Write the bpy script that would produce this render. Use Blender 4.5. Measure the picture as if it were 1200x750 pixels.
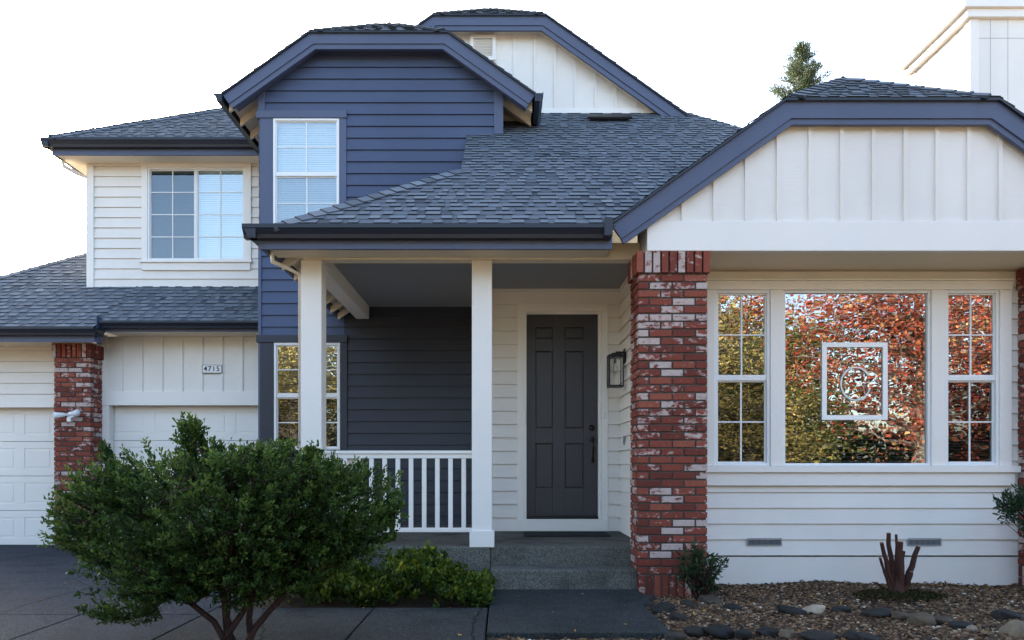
import bpy, math, random
import numpy as np
from mathutils import Vector, Matrix
random.seed(7); rng = np.random.default_rng(11)
for o in list(bpy.data.objects): bpy.data.objects.remove(o)
sc = bpy.context.scene
COL = sc.collection

# ------------------------------------------------------------------ camera, sky, sun, exposure
E = 1.15                      # eye height in metres
cam = bpy.data.cameras.new('camera'); co = bpy.data.objects.new('camera', cam); COL.objects.link(co)
co.location = (0, 0, E); co.rotation_euler = (math.radians(90), 0, 0)
cam.sensor_width = 36; cam.lens = 25.5; cam.shift_x = 0.010; cam.shift_y = 0.1417
cam.clip_start = 0.05; cam.clip_end = 3000
sc.camera = co
SUN = Vector((-0.46, 0.81, 0.36)).normalized()      # towards the sun: low, behind the house, a little left
w = bpy.data.worlds.new('World'); sc.world = w; w.use_nodes = True
nt = w.node_tree; bg = nt.nodes['Background']
sky = nt.nodes.new('ShaderNodeTexSky'); sky.sky_type = 'NISHITA'; sky.sun_disc = False
sky.sun_elevation = math.asin(SUN.z); sky.sun_rotation = math.atan2(SUN.x, SUN.y)
sky.air_density = 1.0; sky.dust_density = 3.0; sky.ozone_density = 1.0
nt.links.new(sky.outputs[0], bg.inputs[0]); bg.inputs[1].default_value = 0.15
sl = bpy.data.lights.new('sun', 'SUN'); sl.energy = 3.6; sl.angle = math.radians(0.5); sl.color = (1.0, 0.90, 0.78)
so = bpy.data.objects.new('sun', sl); COL.objects.link(so)
so.rotation_euler = SUN.to_track_quat('Z', 'Y').to_euler()
vs = sc.view_settings; vs.view_transform = 'Standard'; vs.look = 'None'; vs.gamma = 1; vs.use_curve_mapping = False
vs.exposure = 2.42
sc.cycles.max_bounces = 8; sc.cycles.diffuse_bounces = 4; sc.cycles.transparent_max_bounces = 12

# ------------------------------------------------------------------ measuring helpers (photo scale in px/m of a facade plane -> metres)
def X(px, s): return (px - 588.0) / s
def Z(py, s): return E + (545.0 - py) / s
def D(s): return 850.0 / s

# ------------------------------------------------------------------ materials
def lerp(a, b, t): return tuple(a[i] + (b[i] - a[i]) * t for i in range(3))
class M:
    def __init__(s, name, rough=0.6, spec=0.4):
        s.m = bpy.data.materials.new(name); s.m.use_nodes = True; s.t = s.m.node_tree
        s.b = s.t.nodes['Principled BSDF']; s.b.inputs['Roughness'].default_value = rough
        s.b.inputs['Specular IOR Level'].default_value = spec
    def n(s, typ, **kw):
        x = s.t.nodes.new(typ)
        for k, v in kw.items(): setattr(x, k, v)
        return x
    def l(s, a, b): s.t.links.new(a, b)
    def coord(s, scale=(1, 1, 1)):
        g = s.n('ShaderNodeTexCoord'); mp = s.n('ShaderNodeMapping'); mp.inputs['Scale'].default_value = scale
        s.l(g.outputs['Object'], mp.inputs['Vector']); return mp.outputs[0]
    def noise(s, scale, detail=4, vec=None, rough=0.5, sc3=(1, 1, 1)):
        x = s.n('ShaderNodeTexNoise'); x.inputs['Scale'].default_value = scale; x.inputs['Detail'].default_value = detail
        x.inputs['Roughness'].default_value = rough
        s.l(vec if vec is not None else s.coord(sc3), x.inputs['Vector']); return x.outputs['Fac']
    def ramp(s, fac, stops):
        r = s.n('ShaderNodeValToRGB'); e = r.color_ramp.elements
        while len(e) < len(stops): e.new(0.5)
        for i, (p, c) in enumerate(stops): e[i].position = p; e[i].color = (*c, 1) if len(c) == 3 else c
        s.l(fac, r.inputs[0]); return r.outputs[0]
    def mix(s, fac, a, b, mode='MIX'):
        x = s.n('ShaderNodeMixRGB', blend_type=mode)
        for i, v in ((0, fac), (1, a), (2, b)):
            if isinstance(v, (int, float)): x.inputs[i].default_value = v
            elif isinstance(v, tuple): x.inputs[i].default_value = (*v, 1)
            else: s.l(v, x.inputs[i])
        return x.outputs[0]
    def tone(s):
        a = s.n('ShaderNodeAttribute', attribute_name='tone'); return a.outputs['Fac']
    def math(s, op, a, b=0.0):
        x = s.n('ShaderNodeMath', operation=op)
        for i, v in ((0, a), (1, b)):
            if isinstance(v, (int, float)): x.inputs[i].default_value = v
            else: s.l(v, x.inputs[i])
        return x.outputs[0]
    def bump(s, h, dist=0.01, strength=1.0):
        x = s.n('ShaderNodeBump'); x.inputs['Distance'].default_value = dist; x.inputs['Strength'].default_value = strength
        s.l(h, x.inputs['Height']); s.l(x.outputs[0], s.b.inputs['Normal'])
    def base(s, c):
        if isinstance(c, tuple): s.b.inputs['Base Color'].default_value = (*c, 1)
        else: s.l(c, s.b.inputs['Base Color'])
        return s

def paint(name, col, rough=0.5, var=0.10, grain=True):
    m = M(name, rough, 0.35)
    a = m.noise(1.3, 5, sc3=(1, 1, .6)); b = m.noise(14, 4, sc3=(.35, 1, 4))
    c = m.mix(m.ramp(a, [(.35, (0, 0, 0)), (.7, (1, 1, 1))]), tuple(v * (1 - var) for v in col), col)
    c = m.mix(m.math('MULTIPLY', b, var), c, tuple(v * .6 for v in col))
    m.base(c)
    if grain: m.bump(m.noise(60, 3, sc3=(.12, 1, 2.2)), 0.0022, 0.7)
    return m.m
white = paint('white_paint', (.82, .775, .722))
trimw = paint('white_trim_paint', (.83, .79, .742), .42, .05, False)
soffm = paint('warm_bounce_cream', (.82, .72, .56), .6, .06)  # cream tint carries the warm bounce light on white soffits
blue = paint('navy_siding_paint', (.066, .088, .160), .5, .16)
bluet = paint('navy_trim_paint', (.085, .104, .175), .45, .12)
porchb = paint('charcoal_navy', (.036, .040, .056), .5, .14)  # darker, greyer tone than the navy siding
ceilm = paint('shaded_ceiling_grey', (.27, .285, .31), .6, .1)  # porch shade is mixed into this grey of a pale ceiling
gutm = paint('dark_gutter_metal', (.022, .026, .040), .35, .2, False)
blackm = paint('black_metal', (.012, .012, .014), .4, .2, False)
doorm = paint('charcoal_door_paint', (.050, .045, .053), .38, .12)
vinyl = paint('white_vinyl', (.80, .80, .80), .35, .03, False)
galv = paint('grey_vent_metal', (.30, .31, .33), .45, .1, False)
darkm = paint('dark_room', (.03, .03, .03), .9, .2, False)
bronze = M('dark_bronze', .35, .5).base((.05, .035, .03)); bronze.b.inputs['Metallic'].default_value = .8; bronze = bronze.m
blindm = paint('blind_slat', (.82, .82, .80), .5, .03, False)
blindd = paint('tan_blind_slat', (.42, .38, .30), .5, .05, False)
rubber = M('rubber_mat', .95, .2); rubber.base(rubber.mix(rubber.noise(120, 3), (.010, .010, .011), (.035, .035, .037))); rubber.bump(rubber.noise(200, 2), .004); rubber = rubber.m

def shingle_mat():
    m = M('asphalt_shingle', .9, .2)
    c = m.ramp(m.tone(), [(0, (.018, .021, .026)), (.3, (.086, .098, .115)), (.6, (.140, .156, .178)), (1, (.205, .222, .242))])
    c = m.mix(.55, c, m.ramp(m.noise(260, 2, rough=.8), [(.3, (.25, .25, .25)), (.7, (.85, .85, .85))]), 'OVERLAY')
    c = m.mix(m.ramp(m.noise(.9, 4), [(.4, (0, 0, 0)), (.8, (.35, .35, .35))]), c, (.11, .125, .145))
    m.base(c); m.bump(m.noise(300, 2, rough=.7), .003, .8); return m.m
shing = shingle_mat()

def brick_mat():
    m = M('old_brick', .85, .25)
    c = m.ramp(m.tone(), [(0, (.13, .033, .022)), (.35, (.205, .048, .031)), (.75, (.265, .066, .041)), (1, (.32, .095, .058))])
    c = m.mix(m.ramp(m.noise(45, 4, rough=.7), [(.35, (.8, .8, .8)), (.65, (0, 0, 0))]), c, m.mix(.5, c, (.11, .03, .025)))
    # whitewash left in patches: per-brick amount in second attribute
    a = m.n('ShaderNodeAttribute', attribute_name='wash').outputs['Fac']
    nz = m.math('ADD', m.math('MULTIPLY', m.noise(19, 7, rough=.68, sc3=(.7, .7, 1.2)), 1.15), a)
    k = m.ramp(nz, [(.895, (0, 0, 0)), (.93, (.45, .45, .45)), (1.0, (.80, .80, .80))])
    m.base(m.mix(k, c, m.mix(m.noise(30, 3), (.48, .36, .32), (.62, .56, .53))))
    m.bump(m.noise(70, 5, rough=.7), .006, .9); return m.m
brickm = brick_mat()
mortar = M('mortar', .95, .1); mortar.base(mortar.mix(mortar.noise(40, 4), (.050, .044, .040), (.13, .115, .105))); mortar.bump(mortar.noise(150, 3), .004); mortar = mortar.m

def concrete(name, a, b, stain=.5, agg=140, crack=False):
    m = M(name, .88, .25)
    c = m.mix(m.noise(1.1, 7, rough=.65), a, b)
    v = m.n('ShaderNodeTexVoronoi'); v.inputs['Scale'].default_value = agg; m.l(m.coord(), v.inputs['Vector'])
    sp = m.ramp(v.outputs['Color'], [(.2, (.18, .18, .18)), (.85, (.92, .90, .86))])
    c = m.mix(.75, c, sp, 'OVERLAY')
    c = m.mix(m.ramp(m.noise(2.3, 8, rough=.7), [(.5, (0, 0, 0)), (.72, (stain,) * 3)]), c, tuple(x * .35 for x in a))
    vo = m.n('ShaderNodeTexVoronoi', feature='DISTANCE_TO_EDGE'); vo.inputs['Scale'].default_value = .42
    wv = m.n('ShaderNodeMixRGB'); wv.inputs[0].default_value = .12; m.l(m.coord(), wv.inputs[1]); nn_ = m.n('ShaderNodeTexNoise'); nn_.inputs['Scale'].default_value = 3; m.l(m.coord(), nn_.inputs['Vector']); m.l(nn_.outputs['Color'], wv.inputs[2]); m.l(wv.outputs[0], vo.inputs['Vector'])
    if crack: c = m.mix(m.ramp(vo.outputs['Distance'], [(.0, (.9, .9, .9)), (.0045, (0, 0, 0))]), c, tuple(x * .2 for x in a))
    c = m.mix(m.ramp(m.noise(.55, 6, rough=.7), [(.46, (0, 0, 0)), (.62, (.45, .45, .45))]), c, tuple(x * .55 for x in a))
    m.b.inputs['Specular IOR Level'].default_value = .12
    m.base(c); m.bump(m.math('ADD', v.outputs['Distance'], m.noise(60, 3)), .006, .7); return m.m
stepm = concrete('aggregate_concrete', (.070, .073, .068), (.185, .185, .165), .8)
walkm = concrete('dark_walk_concrete', (.026, .029, .030), (.055, .060, .060), .6, 140, True)
drivem = concrete('driveway_concrete', (.026, .031, .039), (.054, .061, .072), .6, 110, True)
soil = M('bed_soil', .95, .1); soil.base(soil.mix(soil.noise(25, 7, rough=.75), (.035, .024, .018), (.13, .095, .065))); soil.bump(soil.noise(40, 6, rough=.7), .03); soil = soil.m
groundm = M('ground_dry_lawn', .95, .1); groundm.base(groundm.mix(groundm.noise(.4, 8, rough=.7), (.30, .215, .11), (.42, .31, .17))); groundm = groundm.m
streetm = concrete('street_asphalt', (.10, .095, .085), (.16, .15, .135), .2)
def tone_mat(name, stops, rough=.6, spec=.35, sub=None, bump=None, nscale=None):
    m = M(name, rough, spec); c = m.ramp(m.tone(), stops)
    if nscale: c = m.mix(.5, c, m.ramp(m.noise(nscale, 5, rough=.7), [(.3, (.2, .2, .2)), (.7, (.8, .8, .8))]), 'OVERLAY')
    m.base(c)
    if bump: m.bump(m.noise(bump[0], 5, rough=.7), bump[1])
    if sub:   # thin leaf: some light comes through
        tr = m.n('ShaderNodeBsdfTranslucent'); m.l(c, tr.inputs[0]); mx = m.n('ShaderNodeMixShader'); mx.inputs[0].default_value = sub
        out = m.t.nodes['Material Output']; m.l(m.b.outputs[0], mx.inputs[1]); m.l(tr.outputs[0], mx.inputs[2]); m.l(mx.outputs[0], out.inputs[0])
    return m.m
leafm = tone_mat('manzanita_leaf', [(0, (.008, .019, .005)), (.4, (.026, .056, .012)), (.75, (.080, .138, .026)), (1, (.18, .25, .05))], .55, .22, .25)
coverm = tone_mat('ground_cover_leaf', [(0, (.010, .026, .005)), (.45, (.044, .084, .010)), (.75, (.15, .185, .014)), (1, (.42, .38, .02))], .5, .25, .3)
bushm = tone_mat('pieris_leaf', [(0, (.012, .030, .012)), (.6, (.028, .062, .024)), (.9, (.06, .10, .04)), (1, (.16, .05, .035))], .5, .25, .25)
coniferm = tone_mat('conifer_needle', [(0, (.030, .055, .030)), (.6, (.07, .10, .045)), (1, (.15, .17, .07))], .6, .3, .3)
redleaf = tone_mat('red_maple_leaf', [(0, (.035, .030, .014)), (.3, (.12, .045, .020)), (.55, (.32, .050, .035)), (.75, (.40, .12, .05)), (1, (.50, .38, .16))], .5, .3, .3)
hedgem = tone_mat('hedge_leaf', [(0, (.010, .018, .008)), (.7, (.03, .045, .016)), (1, (.07, .08, .03))], .6, .2, .15)
yelleaf = tone_mat('yellow_leaf', [(0, (.045, .050, .018)), (.45, (.17, .145, .042)), (.8, (.34, .26, .075)), (1, (.48, .39, .18))], .5, .3, .3)
grnleaf = tone_mat('olive_leaf', [(0, (.05, .07, .02)), (.6, (.14, .15, .04)), (1, (.34, .28, .08))], .5, .3, .3)
pebm = tone_mat('pebble', [(0, (.036, .020, .012)), (.4, (.120, .068, .038)), (.75, (.235, .150, .085)), (.93, (.33, .24, .15)), (1, (.52, .46, .37))], .8, .3, nscale=60)
rockm = tone_mat('river_rock', [(0, (.010, .010, .011)), (.2, (.026, .023, .020)), (.45, (.060, .047, .034)), (.75, (.13, .095, .060)), (1, (.38, .31, .23))], .8, .3, bump=(14, .02), nscale=9)
barkm = M('red_bark', .75, .3); barkm.base(barkm.mix(barkm.noise(18, 5, sc3=(1, 1, .2)), (.016, .008, .008), (.050, .020, .015))); barkm.bump(barkm.noise(60, 4, sc3=(1, 1, .2)), .006); barkm = barkm.m
stumpm = M('cut_stem_bark', .8, .3); stumpm.base(stumpm.mix(stumpm.noise(22, 6, rough=.7, sc3=(1, 1, .25)), (.020, .010, .008), (.085, .030, .018))); stumpm.bump(stumpm.noise(70, 4, sc3=(1, 1, .15)), .012); stumpm = stumpm.m
cutm = M('cut_wood', .8, .2); cutm.base(cutm.mix(cutm.noise(60, 3), (.22, .12, .07), (.36, .22, .13))); cutm = cutm.m
greybark = M('grey_bark', .85, .2); greybark.base(greybark.mix(greybark.noise(6, 5, sc3=(1, 1, .2)), (.09, .075, .06), (.24, .21, .18))); greybark = greybark.m
mossm = tone_mat('moss', [(0, (.016, .017, .008)), (.7, (.035, .040, .014)), (1, (.09, .06, .03))], .95, .1, bump=(60, .01))

def glass_mat(name, lo, hi, tint=(1, 1, 1)):
    m = M(name); g = m.n('ShaderNodeBsdfGlossy'); g.inputs['Roughness'].default_value = 0.004; g.inputs[0].default_value = (.97, .98, 1, 1)
    t = m.n('ShaderNodeBsdfTransparent'); t.inputs[0].default_value = (*tint, 1)
    fr = m.n('ShaderNodeFresnel'); fr.inputs[0].default_value = 1.5
    mr = m.n('ShaderNodeMapRange'); mr.inputs['From Min'].default_value = .04; mr.inputs['From Max'].default_value = 1
    mr.inputs['To Min'].default_value = lo; mr.inputs['To Max'].default_value = hi
    m.l(fr.outputs[0], mr.inputs[0])
    mx = m.n('ShaderNodeMixShader'); m.l(mr.outputs[0], mx.inputs[0]); m.l(t.outputs[0], mx.inputs[1]); m.l(g.outputs[0], mx.inputs[2])
    bp = m.n('ShaderNodeBump'); bp.inputs['Distance'].default_value = .0008; bp.inputs['Strength'].default_value = 1
    m.l(m.noise(2.6, 2.5, sc3=(1.4, 1, .8)), bp.inputs['Height']); m.l(bp.outputs[0], g.inputs['Normal'])
    m.l(mx.outputs[0], m.t.nodes['Material Output'].inputs[0]); return m.m
glass = glass_mat('window_glass', .24, 1.0, (.85, .9, .9))
glassd = glass_mat('screened_glass', .10, 1.0, (.50, .56, .60))
skyglass = glass_mat('upper_window_glass', .17, 1.0, (.92, .97, .97))
lampglass = glass_mat('lamp_glass', .08, .9)

# ------------------------------------------------------------------ objects
def setp(o, label=None, cat=None, group=None, kind=None):
    if label: o['label'] = label
    if cat: o['category'] = cat
    if group: o['group'] = group
    if kind: o['kind'] = kind
    return o
def empty(name, loc, label, cat, group=None):
    o = bpy.data.objects.new(name, None); COL.objects.link(o); o.location = loc; o.empty_display_size = .2
    return setp(o, label, cat, group)
class MB:
    def __init__(s): s.v = []; s.f = []; s.t = []; s.w = []
    def poly(s, pts, tone=.5, wash=0.0):
        k = len(s.v); s.v += [tuple(p) for p in pts]; s.f.append(tuple(range(k, k + len(pts)))); s.t.append(tone); s.w.append(wash)
    def box(s, x0, x1, y0, y1, z0, z1, tone=.5, wash=0.0, mat=None):
        if x0 > x1: x0, x1 = x1, x0
        if y0 > y1: y0, y1 = y1, y0
        if z0 > z1: z0, z1 = z1, z0
        p = [(x0, y0, z0), (x1, y0, z0), (x1, y1, z0), (x0, y1, z0), (x0, y0, z1), (x1, y0, z1), (x1, y1, z1), (x0, y1, z1)]
        if mat is not None: p = [tuple(mat @ Vector(q)) for q in p]
        k = len(s.v); s.v += p
        for f in ((0, 3, 2, 1), (4, 5, 6, 7), (0, 1, 5, 4), (1, 2, 6, 5), (2, 3, 7, 6), (3, 0, 4, 7)):
            s.f.append(tuple(k + i for i in f)); s.t.append(tone); s.w.append(wash)
        return s
    def prism(s, pts, axis, a, b, tone=.5):
        """pts 2D outline extruded along axis ('x': pts are (y,z); 'y': pts are (x,z); 'z': pts are (x,y))"""
        def q(p, c): return {'x': (c, p[0], p[1]), 'y': (p[0], c, p[1]), 'z': (p[0], p[1], c)}[axis]
        n = len(pts); s.poly([q(p, a) for p in pts], tone); s.poly([q(p, b) for p in reversed(pts)], tone)
        for i in range(n):
            p, r = pts[i], pts[(i + 1) % n]; s.poly([q(p, a), q(p, b), q(r, b), q(r, a)], tone)
        return s
    def tube(s, pts, rad, n=8, tone=.5, cap=True):
        pts = [Vector(p) for p in pts]; k0 = len(s.v)
        for i, p in enumerate(pts):
            d = (pts[min(i + 1, len(pts) - 1)] - pts[max(i - 1, 0)]).normalized()
            a = d.cross(Vector((0, 0, 1)) if abs(d.z) < .9 else Vector((0, 1, 0))).normalized(); b = d.cross(a)
            r = rad[i] if isinstance(rad, (list, tuple)) else rad
            for j in range(n):
                t = 2 * math.pi * j / n; s.v.append(tuple(p + a * (r * math.cos(t)) + b * (r * math.sin(t))))
        for i in range(len(pts) - 1):
            for j in range(n):
                a0 = k0 + i * n + j; a1 = k0 + i * n + (j + 1) % n
                s.f.append((a0, a1, a1 + n, a0 + n)); s.t.append(tone); s.w.append(0)
        if cap:
            s.f.append(tuple(k0 + j for j in range(n))); s.t.append(tone); s.w.append(0)
            e = k0 + (len(pts) - 1) * n; s.f.append(tuple(e + j for j in reversed(range(n)))); s.t.append(tone); s.w.append(0)
        return s
    def lathe(s, prof, c, axis='z', n=20, tone=.5):
        k0 = len(s.v)
        for (r, h) in prof:
            for j in range(n):
                t = 2 * math.pi * j / n; a, b = r * math.cos(t), r * math.sin(t)
                s.v.append({'z': (c[0] + a, c[1] + b, c[2] + h), 'y': (c[0] + a, c[1] + h, c[2] + b), 'x': (c[0] + h, c[1] + a, c[2] + b)}[axis])
        for i in range(len(prof) - 1):
            for j in range(n):
                a0 = k0 + i * n + j; a1 = k0 + i * n + (j + 1) % n
                s.f.append((a0, a1, a1 + n, a0 + n)); s.t.append(tone); s.w.append(0)
        for e in (k0, k0 + (len(prof) - 1) * n):
            s.f.append(tuple(e + j for j in range(n))); s.t.append(tone); s.w.append(0)
        return s
    def build(s, name, mat, parent=None, bevel=0, smooth=False, label=None):
        me = bpy.data.meshes.new(name)
        loc = parent_loc(parent)
        vv = np.array(s.v, dtype=np.float64) - np.array(loc)
        me.from_pydata(vv.tolist(), [], s.f)
        a = me.attributes.new('tone', 'FLOAT', 'FACE'); a.data.foreach_set('value', s.t)
        if any(s.w): a = me.attributes.new('wash', 'FLOAT', 'FACE'); a.data.foreach_set('value', s.w)
        import bmesh
        bm = bmesh.new(); bm.from_mesh(me); bmesh.ops.recalc_face_normals(bm, faces=bm.faces); bm.to_mesh(me); bm.free()
        if smooth: me.polygons.foreach_set('use_smooth', [True] * len(me.polygons))
        me.materials.append(mat)
        o = bpy.data.objects.new(name, me); COL.objects.link(o)
        if parent: o.parent = parent
        if bevel:
            b = o.modifiers.new('bevel', 'BEVEL'); b.width = bevel; b.segments = 2; b.limit_method = 'ANGLE'; b.angle_limit = math.radians(40)
            b.harden_normals = False
        if label: o['label'] = label
        return o
def parent_loc(p):
    v = Vector((0, 0, 0))
    while p is not None: v = v + Vector(p.location); p = p.parent
    return tuple(v)
def raw_mesh(name, V, F, tones, mat, parent=None, smooth=False):
    """fast build: V (n,3), F (m,k) same-size faces"""
    me = bpy.data.meshes.new(name); V = V - np.array(parent_loc(parent))
    m, k = F.shape
    me.vertices.add(len(V)); me.vertices.foreach_set('co', V.astype(np.float32).ravel())
    me.loops.add(m * k); me.loops.foreach_set('vertex_index', F.astype(np.int32).ravel())
    me.polygons.add(m); me.polygons.foreach_set('loop_start', np.arange(0, m * k, k, dtype=np.int32))
    me.polygons.foreach_set('loop_total', np.full(m, k, dtype=np.int32))
    me.update(calc_edges=True)
    a = me.attributes.new('tone', 'FLOAT', 'FACE'); a.data.foreach_set('value', tones.astype(np.float32))
    if smooth: me.polygons.foreach_set('use_smooth', np.ones(m, dtype=bool))
    me.materials.append(mat); me.validate()
    o = bpy.data.objects.new(name, me); COL.objects.link(o)
    if parent: o.parent = parent
    return o

# 2D convex clipping --------------------------------------------------------------
def clip(poly, a, b, c):      # keep a*x+b*y>=c
    out = []
    for i in range(len(poly)):
        p, q = poly[i], poly[(i + 1) % len(poly)]
        dp, dq = a * p[0] + b * p[1] - c, a * q[0] + b * q[1] - c
        if dp >= 0: out.append(p)
        if (dp >= 0) != (dq >= 0):
            t = dp / (dp - dq); out.append((p[0] + (q[0] - p[0]) * t, p[1] + (q[1] - p[1]) * t))
    return out
def area(p): return abs(sum(p[i][0] * p[(i + 1) % len(p)][1] - p[(i + 1) % len(p)][0] * p[i][1] for i in range(len(p)))) / 2
def rect(x0, x1, z0, z1): return [(x0, z0), (x1, z0), (x1, z1), (x0, z1)]
def around(x0, x1, z0, z1, holes):
    """wall rectangle minus holes stacked in columns -> convex regions"""
    xs = sorted({x0, x1, *[h[0] for h in holes], *[h[1] for h in holes]}); out = []
    for a, b in zip(xs, xs[1:]):
        hs = sorted([h for h in holes if h[0] < (a + b) / 2 < h[1]], key=lambda h: h[2]); z = z0
        for h in hs:
            if h[2] > z: out.append(rect(a, b, z, h[2]))
            z = max(z, h[3])
        if z < z1: out.append(rect(a, b, z, z1))
    return out

def lap(mb, regions, plane, ex=.159, z0=0.0, lip=.020, mode='front'):
    """lap siding as real overlapping boards. mode 'front': plane is Y, faces -Y. 'left': plane is X, faces -X, u is Y"""
    def q(u, z, off): return (u, plane - off, z) if mode == 'front' else (plane - off, u, z)
    for r in regions:
        mb.poly([q(u, z, .0) for u, z in r])
        zmin, zmax = min(p[1] for p in r), max(p[1] for p in r)
        k = math.floor((zmin - z0) / ex)
        while z0 + k * ex < zmax:
            a = z0 + k * ex; k += 1
            c = clip(clip(r, 0, 1, a + .006), 0, -1, -(a + ex))
            if len(c) < 3 or area(c) < 1e-6: continue
            ua, ub = min(p[0] for p in c), max(p[0] for p in c); jn = [ua]; off = random.uniform(.6, 3.4)
            while off < ub - ua - .3: jn.append(ua + off); off += random.uniform(2.4, 3.7)
            jn.append(ub)
            for i_ in range(len(jn) - 1):
                cc = clip(clip(c, 1, 0, jn[i_] + (0 if i_ else -1)), -1, 0, -(jn[i_ + 1] - (0 if i_ < len(jn) - 2 else -1))); dj = random.uniform(-.001, .0012)
                if len(cc) >= 3: mb.poly([q(u, z, .004 + dj + lip * (1 - (z - a) / ex) + .0006 * math.sin(u * 2.3 + a * 40)) for u, z in cc], random.random())
            lo = [p for p in c if abs(p[1] - a - .006) < 1e-5]; b_ = a + .006
            if len(lo) >= 2:
                u0, u1 = min(p[0] for p in lo), max(p[0] for p in lo)
                mb.poly([q(u0, b_, .004 + lip), q(u1, b_, .004 + lip), q(u1, b_, .001), q(u0, b_, .001)])
def battens(mb, poly, Y, x_first, step, w=.035, d=.018):
    mb.poly([(x, Y, z) for x, z in poly])
    x = x_first; xmax = max(p[0] for p in poly)
    while x < xmax:
        c = clip(clip(poly, 1, 0, x - w / 2), -1, 0, -(x + w / 2)); x += step
        if len(c) >= 3 and area(c) > 1e-4: mb.prism(c, 'y', Y - d, Y)

def roof(mb, deck, plan, zf, up, ex=.127, fine=True):
    """plan: convex outline (x,y); zf(x,y) height; up: unit plan vector pointing up slope. Individually laid laminated shingle tabs."""
    ux, uy = up; g = zf(ux, uy) - zf(0, 0); k = math.sqrt(1 + g * g)           # slope length per plan metre
    vx, vy = -uy, ux
    loc = [(p[0] * vx + p[1] * vy, (p[0] * ux + p[1] * uy) * k) for p in plan]   # (along eave, up slope)
    nrm = Vector((-g * ux, -g * uy, 1)).normalized()
    def w3(u, v, h):
        x = u * vx + (v / k) * ux; y = u * vy + (v / k) * uy
        return tuple(Vector((x, y, zf(x, y))) + nrm * h)
    # deck slab under the shingles
    n = len(plan); T = [Vector((p[0], p[1], zf(*p))) for p in plan]
    deck.poly(T); deck.poly([t - Vector((0, 0, .022)) for t in reversed(T)])
    for i in range(n):
        a, b = T[i], T[(i + 1) % n]; deck.poly([a, b, b - Vector((0, 0, .022)), a - Vector((0, 0, .022))])
    vmin, vmax = min(p[1] for p in loc), max(p[1] for p in loc)
    umin, umax = min(p[0] for p in loc), max(p[0] for p in loc)
    c = 0
    while vmin + c * ex < vmax:
        a = vmin + c * ex; c += 1; strip = clip(clip(loc, 0, 1, a), 0, -1, -(a + ex * 1.02))
        if len(strip) < 3: continue
        u = umin - random.random() * .3; high = random.random() < .5
        sun_, su_ = min(p[0] for p in strip), max(p[0] for p in strip)
        while u < umax:
            wd = random.uniform(.06, .21) if high else random.uniform(.05, .15)
            if u + wd > sun_ and u < su_:
                t = clip(clip(strip, 1, 0, u), -1, 0, -(u + wd - .003))
                if len(t) >= 3 and area(t) > 1e-5:
                    th = .012 if high else .004
                    tn = min(1, max(0, random.gauss(.62 if high else .36, .11)))
                    mb.poly([w3(p[0], p[1], .003 + th * (1 - (p[1] - a) / ex)) for p in t], tn)
                    lo = [p for p in t if abs(p[1] - a) < 1e-5]
                    if len(lo) >= 2:
                        l0, l1 = min(p[0] for p in lo), max(p[0] for p in lo)
                        mb.poly([w3(l0, a, .003 + th), w3(l1, a, .003 + th), w3(l1, a, 0), w3(l0, a, 0)], 0)
            u += wd; high = not high
def caps(mb, p0, p1, wdt=.13, step=.15, drop=.72):
    p0, p1 = Vector(p0), Vector(p1); d = (p1 - p0); L = d.length; d.normalize()
    s = Vector((d.y, -d.x, 0)); s.normalize(); n = int(L / step)
    dz = drop * .707 * (1 if abs(d.z) > .05 else 1.414)
    for i in range(n):
        a = p0 + d * (i * step) ; b = a + d * (step * 1.25); t = random.uniform(.3, .85); ra, rb = .030, .014
        for sg in (-1, 1):
            ea = a + s * (sg * wdt) - Vector((0, 0, wdt * dz)); eb = b + s * (sg * wdt) - Vector((0, 0, wdt * dz))
            up = Vector((0, 0, 1))
            mb.poly([a + up * ra, ea + up * ra, eb + up * rb, b + up * rb], t)
            mb.poly([a + up * ra, ea + up * ra, ea, a], .0); mb.poly([ea + up * ra, eb + up * rb, eb, ea], .1)
def gutter(mb, axis, plane, a0, a1, zt, out, h=.11, w=.115):
    """K-style trough; axis 'x' runs along X at Y=plane; out = sign of the outward direction"""
    pr = [(0, 0), (0, -h), (w * .62, -h), (w * .70, -h * .72), (w * .92, -h * .38), (w, -h * .30), (w, 0), (w * .93, 0), (w * .93, -h * .15), (.01, -h * .15), (.01, 0)]
    pts = [(plane + out * o, zt + z) for o, z in pr]
    if axis == 'x': mb.prism(pts, 'x', a0, a1)
    else: mb.prism(pts, 'y', a0, a1)

def offset_line(pts, h):
    """offset a 2D polyline downward (right-hand side when going left to right) with mitres"""
    out = []
    for i, p in enumerate(pts):
        ns = []
        for a, b in ((i - 1, i), (i, i + 1)):
            if a < 0 or b >= len(pts): continue
            dx, dz = pts[b][0] - pts[a][0], pts[b][1] - pts[a][1]; l = math.hypot(dx, dz); ns.append((dz / l, -dx / l))
        if len(ns) == 1: n = ns[0]; k = 1
        else:
            n = (ns[0][0] + ns[1][0], ns[0][1] + ns[1][1]); l = math.hypot(*n); n = (n[0] / l, n[1] / l); k = 1 / (n[0] * ns[0][0] + n[1] * ns[0][1])
        out.append((p[0] + n[0] * h * k, p[1] + n[1] * h * k))
    return out
def rake(mb, cx, hc, zc, hw, m, Y, h1, h2, th=.04):
    """clipped-gable barge board: two stepped boards following left slope, flat, right slope"""
    zl = zc - (hw - hc) * m
    top = [(cx - hw, zl), (cx - hc, zc), (cx + hc, zc), (cx + hw, zl)]
    a = offset_line(top, h1); b = offset_line(top, h1 + h2)
    for i in range(3):
        mb.prism([top[i], top[i + 1], a[i + 1], a[i]], 'y', Y, Y + th)
        mb.prism([a[i], a[i + 1], b[i + 1], b[i]], 'y', Y + .016, Y + th + .02)

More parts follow.
